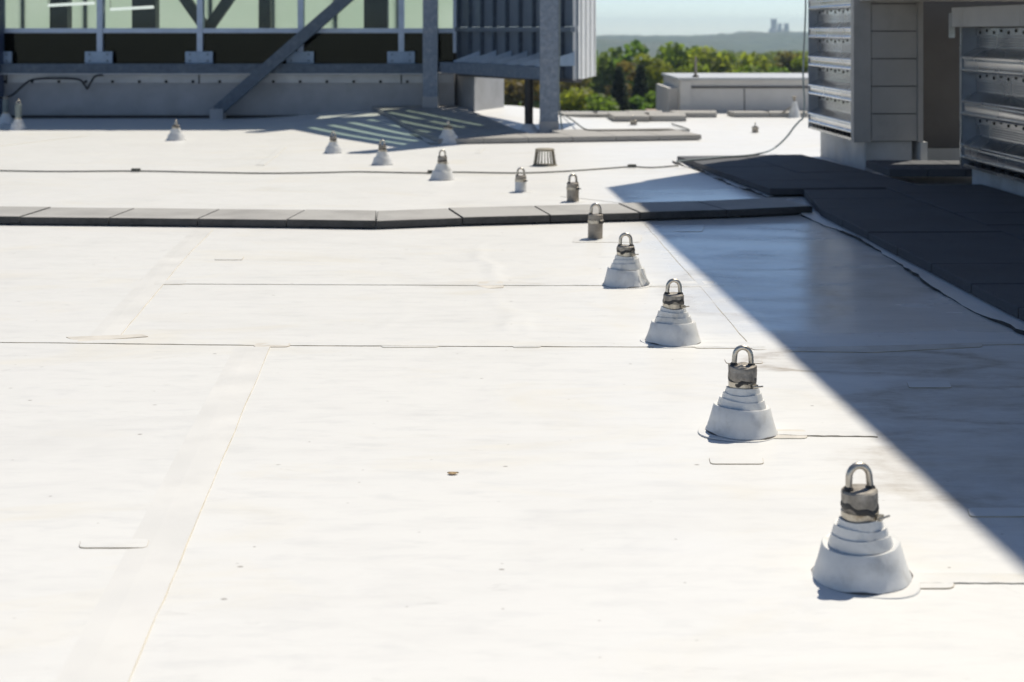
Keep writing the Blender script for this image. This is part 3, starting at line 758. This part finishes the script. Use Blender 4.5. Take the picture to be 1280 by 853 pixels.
# inside: floor, dark lower lining, frosted glazing at the back, columns, V brace, lamps
MB().box(XL, XR, D0+.26, D0+4.4, -.05, .35).build('floor_slab', M['interior'], gb)
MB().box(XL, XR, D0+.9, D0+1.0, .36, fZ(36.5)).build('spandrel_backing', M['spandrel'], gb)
M['bench'] = simple('interior_bench', (.16, .095, .045), .6, var=.4, scale=3)
for k in range(8):
    a = XL+.4+1.72*k; MB().box(a, a+1.1+.4*(k % 3), D0+.45, D0+.8, .36, .62+.08*(k % 2)).build('bench', M['bench'], gb)
MB().box(XL, XR, D0+.27, D0+.9, fZ(38.5), fZ(36.6)).build('sill_shelf', M['interior'], gb)
for i in range(int((XR-XL)/1.34)):
    a = XL+i*1.34
    MB().box(a+.03, min(a+1.31, XR), D0+4.0, D0+4.03, .36, TOP-.35).build('back_pane', M['frosted'], gb)
    MB().box(a-.03, a+.03, D0+3.95, D0+4.08, .36, TOP-.35).build('back_mullion', M['galv'], gb)
MB().box(XL, XR+.1, D0+.02, D0+4.3, TOP-.3, TOP).build('roof', M['flash'], gb)
MB().box(XL-.15, XL, D0, D0+4.2, 0, TOP).build('end_wall', M['concrete'], gb)
for x0, x1 in ((38, 61), (145, 176), (310, 325), (447, 478), (-110, -85)):
    MB().box(fX(x0), fX(x1), D0+1.1, D0+1.4, .36, TOP-.31).build('interior_column', M['interior_col'], gb)
for x1 in (212, 282):
    a = Vector((fX(247), D0+.75, fZ(38))); b = Vector((fX(x1), D0+.75, fZ(-12))); b = a + (b-a)*3
    d = (b-a).normalized(); n_ = Vector((d.z, 0, -d.x))*.10
    MB().obox(a-n_, n_*2, Vector((0, .15, 0)), b-a).build('interior_brace', M['interior_col'], gb)
for x0, x1, y in ((60, 118, 5.5), (138, 192, 10.5)):
    d = D0+.55; a = PD(x0, y+1.5, d); b = PD(x1, y-1.5, d)
    lamp = MB().tube([a, b], .028, 8).build('tube_lamp', M['tube'], gb)
    for q in (a, b): MB().tube([q+Vector((0,0,.02)), q+Vector((0,0,1.6))], .006, 5).build('hanger', M['interior'], lamp)
# steelwork in front
MB().box(-10.2, fX(8), D0-.45, D0-.15+.02, 0, TOP).build('column', M['blue_col'], gb)
c1 = MB().box(fX(531), fX(549), D0-.62, D0-.35, .16, TOP).build('column', M['galv'], gb)
MB().box(fX(530.5), fX(549.5), D0-.64, D0-.33, .10, .42).build('column_sleeve', M['concrete'], c1)
a = PD(271, 139, D0-.5); b = PD(437, 0-6, D0-.5); d = (b-a).normalized(); b = a + d*8; n_ = Vector((d.z, 0, -d.x))*.105
br = MB().obox(a-n_, n_*2, Vector((0, .18, 0)), b-a).build('brace', M['galv_dark'], gb)
MB().box(a.x-.12, a.x+.12, D0-.55, D0-.25, 0, .19).build('brace_foot', M['concrete'], br)
C2 = PD(686.5, 169, 22.1)
c2 = MB().box(C2.x-.143, C2.x+.143, 22.1, 22.38, .0, TOP).build('column', M['galv'], gb)
MB().box(C2.x-.15, C2.x+.15, 22.09, 22.4, .0, .21).build('column_sleeve', M['concrete'], c2)
MB().tube([(C2.x+.155, 22.12, TOP-.4), (C2.x+.16, 22.12, 1.2), (C2.x+.145, 22.1, .9), (C2.x+.16, 22.12, .4), (C2.x+.2, 22.1, .08)], .012, 7).build('conduit', M['cable_grey'], c2, True)
# side beam between the two columns and the screen wall it carries
B0 = Vector((fX(549), D0-.5, 0)); B1 = Vector((C2.x-.145, 22.25, 0)); bd = (B1-B0); bn = Vector((-bd.y, bd.x, 0)).normalized()
if bn.y < 0: bn = -bn
MB().obox(B0+Vector((0,0,.86)), bd, bn*.16, Vector((0,0,.19))).build('side_beam', M['galv'], gb)
S0 = Vector((XR+.06, D0+.0, 0)); S1 = Vector((1.03, 23.05, 0)); sd = (S1-S0); SL = sd.length; sd.normalize(); sn = Vector((-sd.y, sd.x, 0))
if sn.y < 0: sn = -sn
npan = 9; pw = SL/npan
for i in range(npan):
    q = S0 + sd*(pw*i)
    for (z0, z1) in [(.84, 1.60), (1.69, 2.5)] + [(2.78+.72*k, 3.18+.72*k) for k in range(5)] + [(6.38, TOP)]:
        MB().obox(q+sd*(.10 if z0 < 2.6 else .0)+Vector((0,0,z0)), sd*(pw-(.10 if z0 < 2.6 else .004)), sn*.06, Vector((0,0,z1-z0))).build('screen_panel', M['screen'], gb)
        if 1.65 < z0 < 2.6: MB().obox(q+sd*.005+sn*.03+Vector((0,0,z0)), sd*.09, sn*.015, Vector((0,0,z1-z0))).build('screen_slit', M['frosted'], gb)
    MB().obox(q+sd*.08-sn*.07+Vector((0,0,.84)), sd*.035, sn*.07, Vector((0,0,2.5-.84))).build('screen_fin', M['galv_dark'], gb)
for z0 in [2.5] + [3.18+.72*k for k in range(5)]:
    MB().obox(S0+sn*.02+Vector((0,0,z0+.004)), sd*SL, sn*.012, Vector((0,0,.31 if z0 > 2.6 else .27))).build('slot_pane', M['slot_glass'], gb)
MB().obox(S0-sn*.09+Vector((0,0,1.60)), sd*SL, sn*.14, Vector((0,0,.085))).build('screen_rail', M['screen'], gb)
MB().obox(S0-sn*.02+Vector((0,0,.78)), sd*SL, sn*.14, Vector((0,0,.06))).build('screen_rail', M['panel_dark'], gb)
for i in range(7):   # triangular outriggers between beam and screen
    t = (i+.9)/7.6
    a = B0 + bd*t + bn*.1; b = S0 + sd*(SL*min(1, t+.12)) - sn*.03
    w = Vector((bd.normalized().x, bd.normalized().y, 0))*.02
    zt, z0 = 1.28, 1.052
    MB().add([a+Vector((0,0,z0)), b+Vector((0,0,z0)), b+Vector((0,0,zt)), a+Vector((0,0,z0+.03)), a+w+Vector((0,0,z0)), b+w+Vector((0,0,z0)), b+w+Vector((0,0,zt)), a+w+Vector((0,0,z0+.03))],
        [(0,1,2,3),(7,6,5,4),(0,4,5,1),(1,5,6,2),(2,6,7,3),(3,7,4,0)]).build('outrigger', M['bracket'], gb)
# white ribbed end of the screen
ed = Vector((.19, .98, 0)).normalized(); en = Vector((ed.y, -ed.x, 0)); E0 = S1 + sd*.01
for i in range(4):
    MB().obox(E0+ed*(.55*i)+Vector((0,0,.815)), ed*.52, -en*.05, Vector((0,0,TOP-.815))).build('cladding_panel', M['white_metal'], gb)
    MB().obox(E0+ed*(.55*i+.515)+en*.035+Vector((0,0,.815)), ed*.04, -en*.08, Vector((0,0,TOP-.815))).build('cladding_rib', M['white_metal'], gb)
MB().obox(E0-sd*.16-sn*.075+Vector((0,0,1.05)), sd*.10, sn*.05, Vector((0,0,.16))).build('clip_angle', M['white_metal'], gb)
# concrete pier under the screen
pa = P(593, 149.5); pb = P(630, 144); pc = P(556, 144.5)
MB().slab(ccw([pa[:2], pb[:2], (pb+(pc-pa))[:2], pc[:2]]), -.05, .80, .01).build('pier', M['concrete'], gb)
MB().slab(ccw([(pa+Vector((0,-.02,0)))[:2], (pb+Vector((.02,0,0)))[:2], (pb+(pc-pa)+Vector((0,.02,0)))[:2], (pc+Vector((-.02,0,0)))[:2]]), .805, .845, .0).build('pier_cap', M['panel_dark'], gb)
# black downpipe on its boot
dpp = P(661, 168); dpp.z = 0
dn = empty('downpipe', dpp, 'black downpipe rising from a white flared boot to the steel beam', 'pipe')
MB().tube([(0,0,.1), (0,0,.86)], .066, 16).build('pipe', M['black'], dn, True, True)
MB().lathe([(.24, 0), (.22, .03), (.12, .09), (.085, .16), (.07, .165)], 28).build('boot', M['boot'], dn, True, True)
# black cable looped along the base wall
cable('looped_cable', [PD(-60, 126, 26.1), PD(0, 122, 26.1), PD(15, 119, 26.1), PD(30, 106, 26.1), PD(42, 99.5, 26.1), PD(70, 98, 26.1), PD(98, 99.5, 26.1), PD(106, 107, 26.1), PD(109, 111, 26.1), PD(113, 104, 26.1), PD(119, 95.5, 26.1), PD(129, 94, 26.2)], .02, M['black'], 'black cable looping along the grey base wall under the glass')

# pavers in the building's shade and along the far edge
pad = empty('paver_pad', (0, 21, 0), kind='structure')
A = P(548, 181); Bq = P(877, 175.5); t = (Bq-A).normalized(); n_ = Vector((-t.y, t.x, 0)); LL = (Bq-A).length
for i in range(6):
    a = A + t*(LL*i/6+.004); b = A + t*(LL*(i+1)/6-.004)
    paver(pad, [a, b, b+n_*1.5, a+n_*1.5] if i > 2 else [a, b, b+n_*.72, a+n_*.72], .012, .082, 'paver_tan')
e_ = (P(452, 143.5)-A); e_.z = 0; el = 6.3; e_ = e_.normalized(); m_ = Vector((e_.y, -e_.x, 0))
O = A + n_*.74
for c_ in range(2):
    for i in range(8):
        q = lambda a, b: O + m_*a + e_*b
        g = .004; l0, l1 = i*.74+g + (.0 if c_ == 0 else .05), (i+1)*.74-g + (.0 if c_ == 0 else .05)
        paver(pad, [q(c_*.76+g, l0), q((c_+1)*.76-g, l0), q((c_+1)*.76-g, l1), q(c_*.76+g, l1)], .012, .082, 'paver_tan', zf=gz)
slip_sheet(pad, A, e_, 6.4, -m_, .04, .16, 9)
def far_slab(x0, x1, y, dep, z0, z1):
    a, b = P(x0, y), P(x1, y)
    paver(pad, [a, b, b+Vector((.1, dep, 0)), a+Vector((-.05, dep, 0))], z0, z1, 'paver_tan')
far_slab(768, 812, 152.5, 1.1, .01, .10); far_slab(813, 858, 152, 1.1, .01, .10)
far_slab(846, 896, 147.2, .8, .01, .09); far_slab(918, 962, 147, .6, .01, .09); far_slab(963, 1010, 147, .6, .01, .09)
far_slab(788, 826, 145.5, .7, .01, .07); far_slab(700, 745, 147, .9, .01, .06); far_slab(630, 672, 150, .9, .01, .06)
far_slab(746, 786, 147, .9, .01, .06)

# ------------------------------------------------------------------ low parapet at the far edge, with pole
lp = empty('low_parapet', (4, 28.2, 0), 'low grey parapet wall with bright metal coping at the roof edge', 'parapet')
pz = .64
MB().box(3.32, 9.5, 28.15, 31.2, -.1, pz).build('wall', M['parapet'], lp)
cp_ = MB().box(3.28, 9.54, 28.10, 31.25, pz+.003, pz+.05).build('coping', M['flash'], lp)
MB().box(3.55, 9.5, 28.128, 28.147, pz-.16, pz-.115).build('groove_strip', M['panel_dark'], lp)
MB().box(3.13, 3.317, 28.45, 30.9, -.1, .47).build('side_step', M['parapet'], lp)
MB().box(3.335, 3.54, 28.12, 28.148, -.05, pz-.01).build('corner_trim', M['parapet'], lp)
for x in (4.6, 6.2, 7.8): MB().box(x-.008, x+.008, 28.139, 28.1475, -.05, pz-.17).build('panel_joint', M['panel_dark'], lp)
po = empty('lightning_pole', (3.68, 28.5, pz+.05), 'thin upright pole on the low parapet coping', 'pole')
MB().tube([(0,0,0), (0,0,.42)], [.028, .022], 8).build('rod', M['post'], po, True, True)
MB().lathe([(.07, 0), (.06, .03), (.03, .05)], 12).build('base', M['sealant'], po, True, True)

# ------------------------------------------------------------------ mechanical penthouse: louvered tower, panelled front, upper storey
mp = empty('mechanical_penthouse', (4.4, 16.3, 0), 'tall grey penthouse with louvered side, panelled corner and membrane curb', 'penthouse')
LF = Vector((3.86, 18.5, 0)); LN = LF - U*2.25          # far and near ends of the louvered face
BL = -V                                                  # outwards from the face
def louver(parent, far, length, zs, pitch, wall_d, holes=True, nose=.10, depth=.20):
    """drainable blades: beaded nose, sloping tray, perforated riser behind"""
    o = far; a = -U
    for z in zs:
        k_ = pitch*.36/.108
        prof = [(b, zz*k_) for b, zz in [(-.05, -.010), (-.004, -.002), (.010, .004), (.014, .012), (.010, .022), (-.004, .030), (-.004, .066), (-.001, .070), (-.004, .074), (-.004, .082), (.012, .088), (.016, .096), (.010, .104), (-.01, .109)]]
        z_s = prof[-1][1]
        prof += [(-depth*.72, z_s+pitch*.13), (-depth, z_s+pitch*.18)]
        z_a, z_b = z_s+pitch*.18, pitch*.80
        for r_ in range(1, 5):
            zz = z_a+(z_b-z_a)*r_/5; prof += [(-depth, zz-.006), (-depth+.010, zz), (-depth, zz+.006)]
        prof += [(-depth, z_b), (-depth*.90, z_b+.008), (-depth*.90, pitch*.985)]
        mm = MB(); n = len(prof)
        for L_ in (0, length):
            for (b, zz) in prof:
                q = o + a*L_ - BL*(-b); mm.v.append((q.x, q.y, z+zz))
            for (b, zz) in prof:
                q = o + a*L_ - BL*(-b+.006); mm.v.append((q.x, q.y, z+zz-.004))
        N2 = 2*n
        for i in range(n-1):
            mm.f.append((i, N2+i, N2+i+1, i+1)); mm.m.append(0)
            mm.f.append((n+i, n+i+1, N2+n+i+1, N2+n+i)); mm.m.append(0)
        bl = mm.build('louver_blade', M['alum'], parent, True)
        if holes:
            hm = MB(); k = int(length/.19)
            for i in range(k):
                c = o + a*(.14+i*.19) - BL*(depth*.90-.004) + Vector((0, 0, z+pitch*.90+ (.012 if i % 2 else -.008)))
                hm.tube([c - BL*.004, c + BL*.004], .017, 8)
            tag(hm.build('drain_hole', M['hole'], bl), kind='stuff')
zs = [.44+.365*i for i in range(-0, 6)]
louver(mp, LF-U*.025, 2.13, zs, .365, 0, depth=.115)
MB().obox(LF+BL*.008+Vector((0,0,.36)), -U*.02, -BL*.32, Vector((0,0,6.0))).build('jamb', M['alum_dark'], mp)
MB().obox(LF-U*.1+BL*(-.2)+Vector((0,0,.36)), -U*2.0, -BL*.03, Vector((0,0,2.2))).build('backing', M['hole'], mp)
MB().obox(LF-U*.1+BL*.012+Vector((0,0,.36)), -U*2.06, -BL*.26, Vector((0,0,.028))).build('sill_plate', M['alum'], mp)
for i in range(11): 
    c = LF-U*(.2+.18*i)+BL*.001+Vector((0,0,.40)); MB().obox(c, -U*.09, -BL*.01, Vector((0,0,.026))).build('sill_slot', M['hole'], mp)
def NW(a, b, z): return LN + V*a + U*b + Vector((0,0,z))       # near face of the tower
MB().obox(NW(-.03, 0, .35), V*.20, U*.12, Vector((0,0,6))).build('corner_post', M['panel'], mp)
for i in range(19):
    z0 = .365+.315*i
    MB().obox(NW(.178, .004, z0), V*.526, U*.05, Vector((0,0,.303))).build('wall_panel', M['panel'], mp)
MB().obox(NW(.175, .05, .36), V*.53, U*.2, Vector((0,0,6))).build('panel_backing', M['panel_dark'], mp)
MB().obox(NW(.708, -.01, .35), V*.06, U*1.5, Vector((0,0,6))).build('edge_trim', M['panel'], mp)
MB().obox(LF+V*.12+U*(-.12)+Vector((0,0,-.02)), -U*2.05, V*.55, Vector((0,0,.378))).build('curb', M['curb'], mp, bevel=.01)
MB().obox(NW(.735, -.02, .08), V*.08, U*.5, Vector((0,0,.27))).build('curb_end', M['curb'], mp)
MB().obox(NW(.77, 1.3, .0), V*3.5, U*.2, Vector((0,0,2.2))).build('recess_wall', M['panel_dark'], mp)
MB().obox(NW(.77, 1.25, .0), V*3.5, U*.048, Vector((0,0,.17))).build('recess_curb', M['curb'], mp)
MB().obox(LF+V*.3-U*.1+Vector((0,0,2.56)), -U*2.0, V*.3, Vector((0,0,4.9))).build('tower_core', M['panel'], mp)
# storey above, carried out over the units
UP = 7.5
MB().obox(NW(.03, .14, 1.965), V*6, -U*11.5, Vector((0,0,.10))).build('soffit', M['panel'], mp)
WD = Vector((.0535, -1, 0)).normalized()
MB().obox(LF-U*.06+V*.005+Vector((0,0,2.58)), WD*13.5, V*.25, Vector((0,0,UP-2.58))).build('upper_wall', M['panel'], mp)
MB().obox(NW(.02, .10, 2.07), V*.25, -U*11.4, Vector((0,0,.52))).build('upper_skirt', M['panel'], mp)
MB().obox(LF-U*.06+V*.26+Vector((0,0,UP-.3)), WD*13.5, V*5, Vector((0,0,.3))).build('upper_roof', M['panel'], mp)

# right-hand louvered unit under the storey
RF = PD(1199, 209, 14.8); RF.z = 0
lu = empty('louvered_unit', RF, 'low louvered air handler with grey metal cap on a white curb', 'air handler')
zb = .22; LEN = 6.2
louver(lu, RF-U*.03+V*.03, LEN, [zb+.075+.455*i for i in range(3)], .455, 0, nose=.12, depth=.145)
MB().obox(RF+V*.022+Vector((0,0,zb)), -U*.025, V*.32, Vector((0,0,1.44))).build('jamb', M['alum_dark'], lu)
MB().obox(RF+V*.005+U*.004+Vector((0,0,zb-.02)), -U*.03, V*.01, Vector((0,0,1.46))).build('jamb_trim', M['alum'], lu)
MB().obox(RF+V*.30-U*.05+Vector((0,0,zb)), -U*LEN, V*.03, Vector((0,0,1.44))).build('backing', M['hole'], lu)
MB().obox(RF-U*.07+V*.02+Vector((0,0,zb)), -U*LEN, V*.28, Vector((0,0,.03))).build('sill_plate', M['alum'], lu)
for i in range(24):
    MB().obox(RF-U*(.25+.24*i)+V*.012+Vector((0,0,zb+.035)), -U*.12, V*.012, Vector((0,0,.03))).build('sill_slot', M['hole'], lu)
for i in range(5):
    l0 = .0 if i == 0 else .33+1.5*(i-1); l1 = .325 if i == 0 else l0+1.495
    MB().obox(RF-V*.07+U*.03-U*l0+Vector((0,0,zb+1.445)), -U*(l1-l0), V*2.4, Vector((0,0,.20))).build('cap', M['panel'], lu, bevel=.004)
MB().obox(RF-V*.10+U*.035+Vector((0,0,zb+1.33)), -U*.02, V*.06, Vector((0,0,.26))).build('cap_flange', M['alum'], lu)
MB().obox(RF+V*.10-U*.10+Vector((0,0,-.02)), -U*LEN, V*.5, Vector((0,0,zb+.018))).build('curb', M['curb'], lu)
MB().obox(RF+V*.335-U*.02+Vector((0,0,zb)), -U*LEN, V*1.9, Vector((0,0,1.42))).build('casing', M['panel'], lu)

# ------------------------------------------------------------------ trees
def leaf_cloud(centers, radii, per, size, seed, flat=.75):
    rs = np.random.RandomState(seed); out = []
    for c, r in zip(centers, radii):
        n = int(per*r*r)
        d = rs.normal(size=(n, 3)); d /= np.linalg.norm(d, axis=1)[:, None]
        rr = r*(rs.uniform(.55, 1.05, size=(n, 1)))
        p = np.array(c)[None] + d*rr*np.array([1, 1, flat])
        nrm = d + rs.normal(size=(n, 3))*.6; nrm /= np.linalg.norm(nrm, axis=1)[:, None]
        a = np.cross(nrm, rs.normal(size=(n, 3))); a /= np.linalg.norm(a, axis=1)[:, None]; b = np.cross(nrm, a)
        s = size*rs.uniform(.6, 1.4, size=(n, 1))
        q = np.stack([p-a*s-b*s*.6, p+a*s-b*s*.6, p+a*s*.7+b*s*.6, p-a*s*.7+b*s*.6], 1)
        out.append(q)
    return np.concatenate(out).reshape(-1, 3)
def quads_mesh(name, co, mat):
    n = len(co)//4; me = bpy.data.meshes.new(name)
    me.vertices.add(len(co)); me.vertices.foreach_set('co', co.astype(np.float32).ravel())
    me.loops.add(4*n); me.loops.foreach_set('vertex_index', np.arange(4*n, dtype=np.int32))
    me.polygons.add(n); me.polygons.foreach_set('loop_start', np.arange(0, 4*n, 4, dtype=np.int32)); me.polygons.foreach_set('loop_total', np.full(n, 4, dtype=np.int32))
    me.materials.append(mat); me.update(calc_edges=True); return me
def crown_pts(seed, W=4.2, Ht=6.5, per=62, size=.27):
    rs = np.random.RandomState(seed); cs, rd = [], []
    for k in range(26):
        a = rs.uniform(0, 2*math.pi); t = rs.uniform(0, 1); r = W*.72*math.sqrt(rs.uniform(.05, 1))*(math.sin(math.pi*(.15+.8*t))**.6)
        cs.append((r*math.cos(a), r*math.sin(a), Ht*(t-.5)*1.7)); rd.append(rs.uniform(1.0, 1.9))
    return leaf_cloud(cs, rd, per, size, seed+1)
CROWNS = [quads_mesh('crown', crown_pts(s), M['leaf_green']) for s in (1, 2, 3, 4)]
def trunk_mesh(seed):
    rs = random.Random(seed); m = MB()
    m.tube([(0,0,0), (.1,0,3), (.05,.1,6), (0,0,10)], [.42, .34, .26, .12], 9)
    for k in range(7):
        a = rs.uniform(0, 6.28); z = rs.uniform(3.2, 7.5); L_ = rs.uniform(2, 3.4)
        m.tube([(0.05,0,z), (L_*.5*math.cos(a), L_*.5*math.sin(a), z+1.0), (L_*math.cos(a), L_*math.sin(a), z+2.4)], [.14, .09, .03], 6)
    o = m.build('trunk', M['bark'], None, True); me = o.data; bpy.data.objects.remove(o); return me
def bounds(me):
    co = np.empty(len(me.vertices)*3, np.float32); me.vertices.foreach_get('co', co); co = co.reshape(-1, 3)
    return float(np.percentile(np.abs(co[:, :2]), 97)), float(np.percentile(co[:, 2], 99.7))
TRUNKS = [trunk_mesh(1), trunk_mesh(2)]
def conifer_pts(seed):
    rs = np.random.RandomState(seed); cs, rd = [], []
    for k in range(60):
        t = (k/60)**.9; r = 2.6*(1-t)+.15; a = k*2.4
        cs.append((r*.75*math.cos(a), r*.75*math.sin(a), 11*t-5)); rd.append(.45+.65*(1-t))
    return leaf_cloud(cs, rd, 190, .2, seed, .55)
CONIFER = quads_mesh('crown', conifer_pts(7), M['leaf_dark'])
tree_n = [0]
def tree(px, top, wpx, d, leaf, label, squash=1.0, conifer=False):
    tree_n[0] += 1; i = tree_n[0]
    me = CONIFER if conifer else CROWNS[i % 4]; hw, hz_ = bounds(me)
    w = wpx/F*d; sx = w/(2*hw)
    x = (px-640)/F*d; zt = H-(top-HOR)/F*d
    g = float(terr(np.array([x*1.0]), np.array([d*1.0]))[0])
    sz = sx*squash; hh = hz_
    o = empty('conifer_tree' if conifer else 'broadleaf_tree', (x, d, g), label, 'tree', 'trees beyond the roof edge')
    cz = zt - hh*sz - g
    c = bpy.data.objects.new('crown', CONIFER if conifer else CROWNS[i % 4]); COL.objects.link(c); c.parent = o
    c.location = (0, 0, cz); c.scale = (sx, sx, sz); c.rotation_euler.z = i*1.3
    c.material_slots[0].link = 'OBJECT'; c.material_slots[0].material = M[leaf]
    t_ = bpy.data.objects.new('trunk', TRUNKS[i % 2]); COL.objects.link(t_); t_.parent = o; t_.scale = (1, 1, max(.3, (cz+.5)/10)); t_.rotation_euler.z = i
TL = [
 (795, 56, 92, 205, 'leaf_mid', 'tall mid green tree with domed top rising beside the white cladding', 1.0),
 (760, 63, 70, 215, 'leaf_mid', 'mid green tree half hidden by the white cladding panel', 1.0),
 (848, 57, 86, 210, 'leaf_green', 'large bright green tree behind the pole on the parapet', 1.0),
 (886, 62, 74, 200, 'leaf_yellow', 'yellow green tree to the far side of the pole', 1.0),
 (917, 68, 66, 205, 'leaf_green', 'green tree in the middle of the line above the parapet', 1.0),
 (950, 69, 70, 195, 'leaf_yellow', 'yellow green tree over the parapet, next to the russet one', 1.0),
 (984, 66, 52, 225, 'leaf_brown', 'dark russet tree near the louvered tower', .9),
 (1008, 72, 48, 205, 'leaf_yellow', 'yellow green tree half hidden by the louvered tower', .9),
 (793, 80, 80, 150, 'leaf_brown', 'russet budding tree with two dark conifers before it', .8),
 (815, 69, 44, 170, 'leaf_yellow', 'small lime green tree squeezed beside the russet tree', .9),
 (722, 112, 78, 120, 'leaf_yellow', 'low yellow green tree behind the galvanised column', .7),
 (752, 120, 66, 115, 'leaf_green', 'low green tree just above the roof edge below the cladding', .7),
 (795, 123, 60, 112, 'leaf_mid', 'low green tree just above the roof edge below the conifers', .7),
 (822, 117, 46, 118, 'leaf_green', 'low green tree beside the parapet end', .8),
 (655, 96, 80, 140, 'leaf_brown', 'russet tree seen under the steel beam beside the concrete pier', .8),
 (715, 92, 62, 150, 'leaf_brown', 'russet tree just right of the galvanised column, below the cladding', .8),
 (620, 90, 80, 160, 'leaf_mid', 'green tree mostly behind the concrete pier', .9),
 (930, 84, 60, 160, 'leaf_green', 'shorter green tree low over the parapet coping', .8),
 (870, 82, 62, 165, 'leaf_green', 'shorter green tree low behind the pole', .8),
 (965, 86, 60, 170, 'leaf_mid', 'shorter mid green tree low over the parapet near the tower', .8),
 (1040, 66, 80, 200, 'leaf_green', 'green tree hidden behind the louvered tower', 1.0),
 (700, 60, 90, 215, 'leaf_mid', 'green tree behind the screen wall', 1.0),
]
for a in TL: tree(*a)
tree(774, 84, 34, 140, 'leaf_dark', 'dark narrow conifer nearer the white cladding', 1.0, True)
tree(801, 82, 36, 138, 'leaf_dark', 'dark narrow conifer nearer the parapet', 1.0, True)
# a wood farther off
fw = []; rs = np.random.RandomState(5)
for k in range(170):
    d = rs.uniform(420, 1000); px = rs.uniform(560, 1080)
    x = (px-640)/F*d; g = float(terr(np.array([x]), np.array([d]))[0])
    top = rs.uniform(58, 68) if px > 870 else rs.uniform(64, 74); zt = H-(top-HOR)/F*d
    w = rs.uniform(4.5, 7.5)
    cs = [(x+rs.normal()*w*.45, d+rs.normal()*w*.45, zt-w*.6-abs(rs.normal())*w*.45) for _ in range(9)]
    cs += [(x+rs.normal()*w*.5, d+rs.normal()*w*.5, zt-w*1.6-abs(rs.normal())*w*.8) for _ in range(5)]
    fw.append(leaf_cloud(cs, [w*.5]*len(cs), 9, .55, k+50))
fwm = quads_mesh('far_wood', np.concatenate(fw), M['leaf_green'])
fo = bpy.data.objects.new('far_wood', fwm); COL.objects.link(fo)
tag(fo, 'hazy green woodland on the plain below the hills', 'woodland', kind='stuff')

# ------------------------------------------------------------------ cathedral on the skyline
cd = 4300.0; kk = F/cd
cX = lambda x: (x-640)/kk
cZ = lambda y: H-(y-HOR)/kk
ca = empty('cathedral', (cX(975), cd, cZ(48)), 'hazy stone cathedral with square towers on the hill skyline', 'cathedral')
def tower(x0, x1, top, name, y0=0, dep=16):
    t_ = MB().box(cX(x0), cX(x1), cd+y0, cd+y0+dep, cZ(52), cZ(top)).build(name, M['stone'], ca)
    w = (cX(x1)-cX(x0))*.16
    for sx in (cX(x0), cX(x1)-w):
        for sy in (cd+y0, cd+y0+dep-w):
            MB().add([(sx,sy,cZ(top)),(sx+w,sy,cZ(top)),(sx+w,sy+w,cZ(top)),(sx,sy+w,cZ(top)),(sx+w/2,sy+w/2,cZ(top-1.8))], [(0,1,4),(1,2,4),(2,3,4),(3,0,4)]).build('pinnacle', M['stone'], t_)
    for i in range(2):
        xx = cX(x0)+(cX(x1)-cX(x0))*(.3+.3*i)
        MB().box(xx, xx+1.6, cd+y0-.3, cd+y0-.05, cZ(top+7), cZ(top+2)).build('belfry_opening', M['panel_dark'], t_)
tower(966.2, 972.6, 24, 'central_tower', 20); tower(972.8, 976.5, 30, 'west_tower', -8); tower(980, 985, 30, 'west_tower', -14)
nv = MB(); nv.box(cX(962), cX(986), cd+2, cd+18, cZ(52), cZ(38.5))
nv.add([(cX(962),cd+2,cZ(38.5)),(cX(986),cd+2,cZ(38.5)),(cX(986),cd+18,cZ(38.5)),(cX(962),cd+18,cZ(38.5)),(cX(962),cd+10,cZ(36)),(cX(986),cd+10,cZ(36))], [(0,1,5,4),(2,3,4,5),(0,4,3),(1,2,5)])
nv.build('nave', M['stone'], ca)
MB().box(cX(958), cX(962), cd+4, cd+16, cZ(52), cZ(41)).build('apse', M['stone'], ca)

# ------------------------------------------------------------------ air between here and the hills
hz = MB().box(-3300, 3700, -700, 5300, -110, 42).build('haze', M['hole'])
hm = bpy.data.materials.new('haze'); hm.use_nodes = True; hm.node_tree.nodes.clear()
vo = hm.node_tree.nodes.new('ShaderNodeOutputMaterial'); pv = hm.node_tree.nodes.new('ShaderNodeVolumePrincipled')
pv.inputs['Color'].default_value = (.68, .86, 1.0, 1); pv.inputs['Density'].default_value = 0.00017; pv.inputs['Anisotropy'].default_value = 0.3
hm.node_tree.links.new(pv.outputs[0], vo.inputs['Volume'])
hz.data.materials.clear(); hz.data.materials.append(hm)
tag(hz, 'pale blue haze in the air', 'haze', kind='stuff')
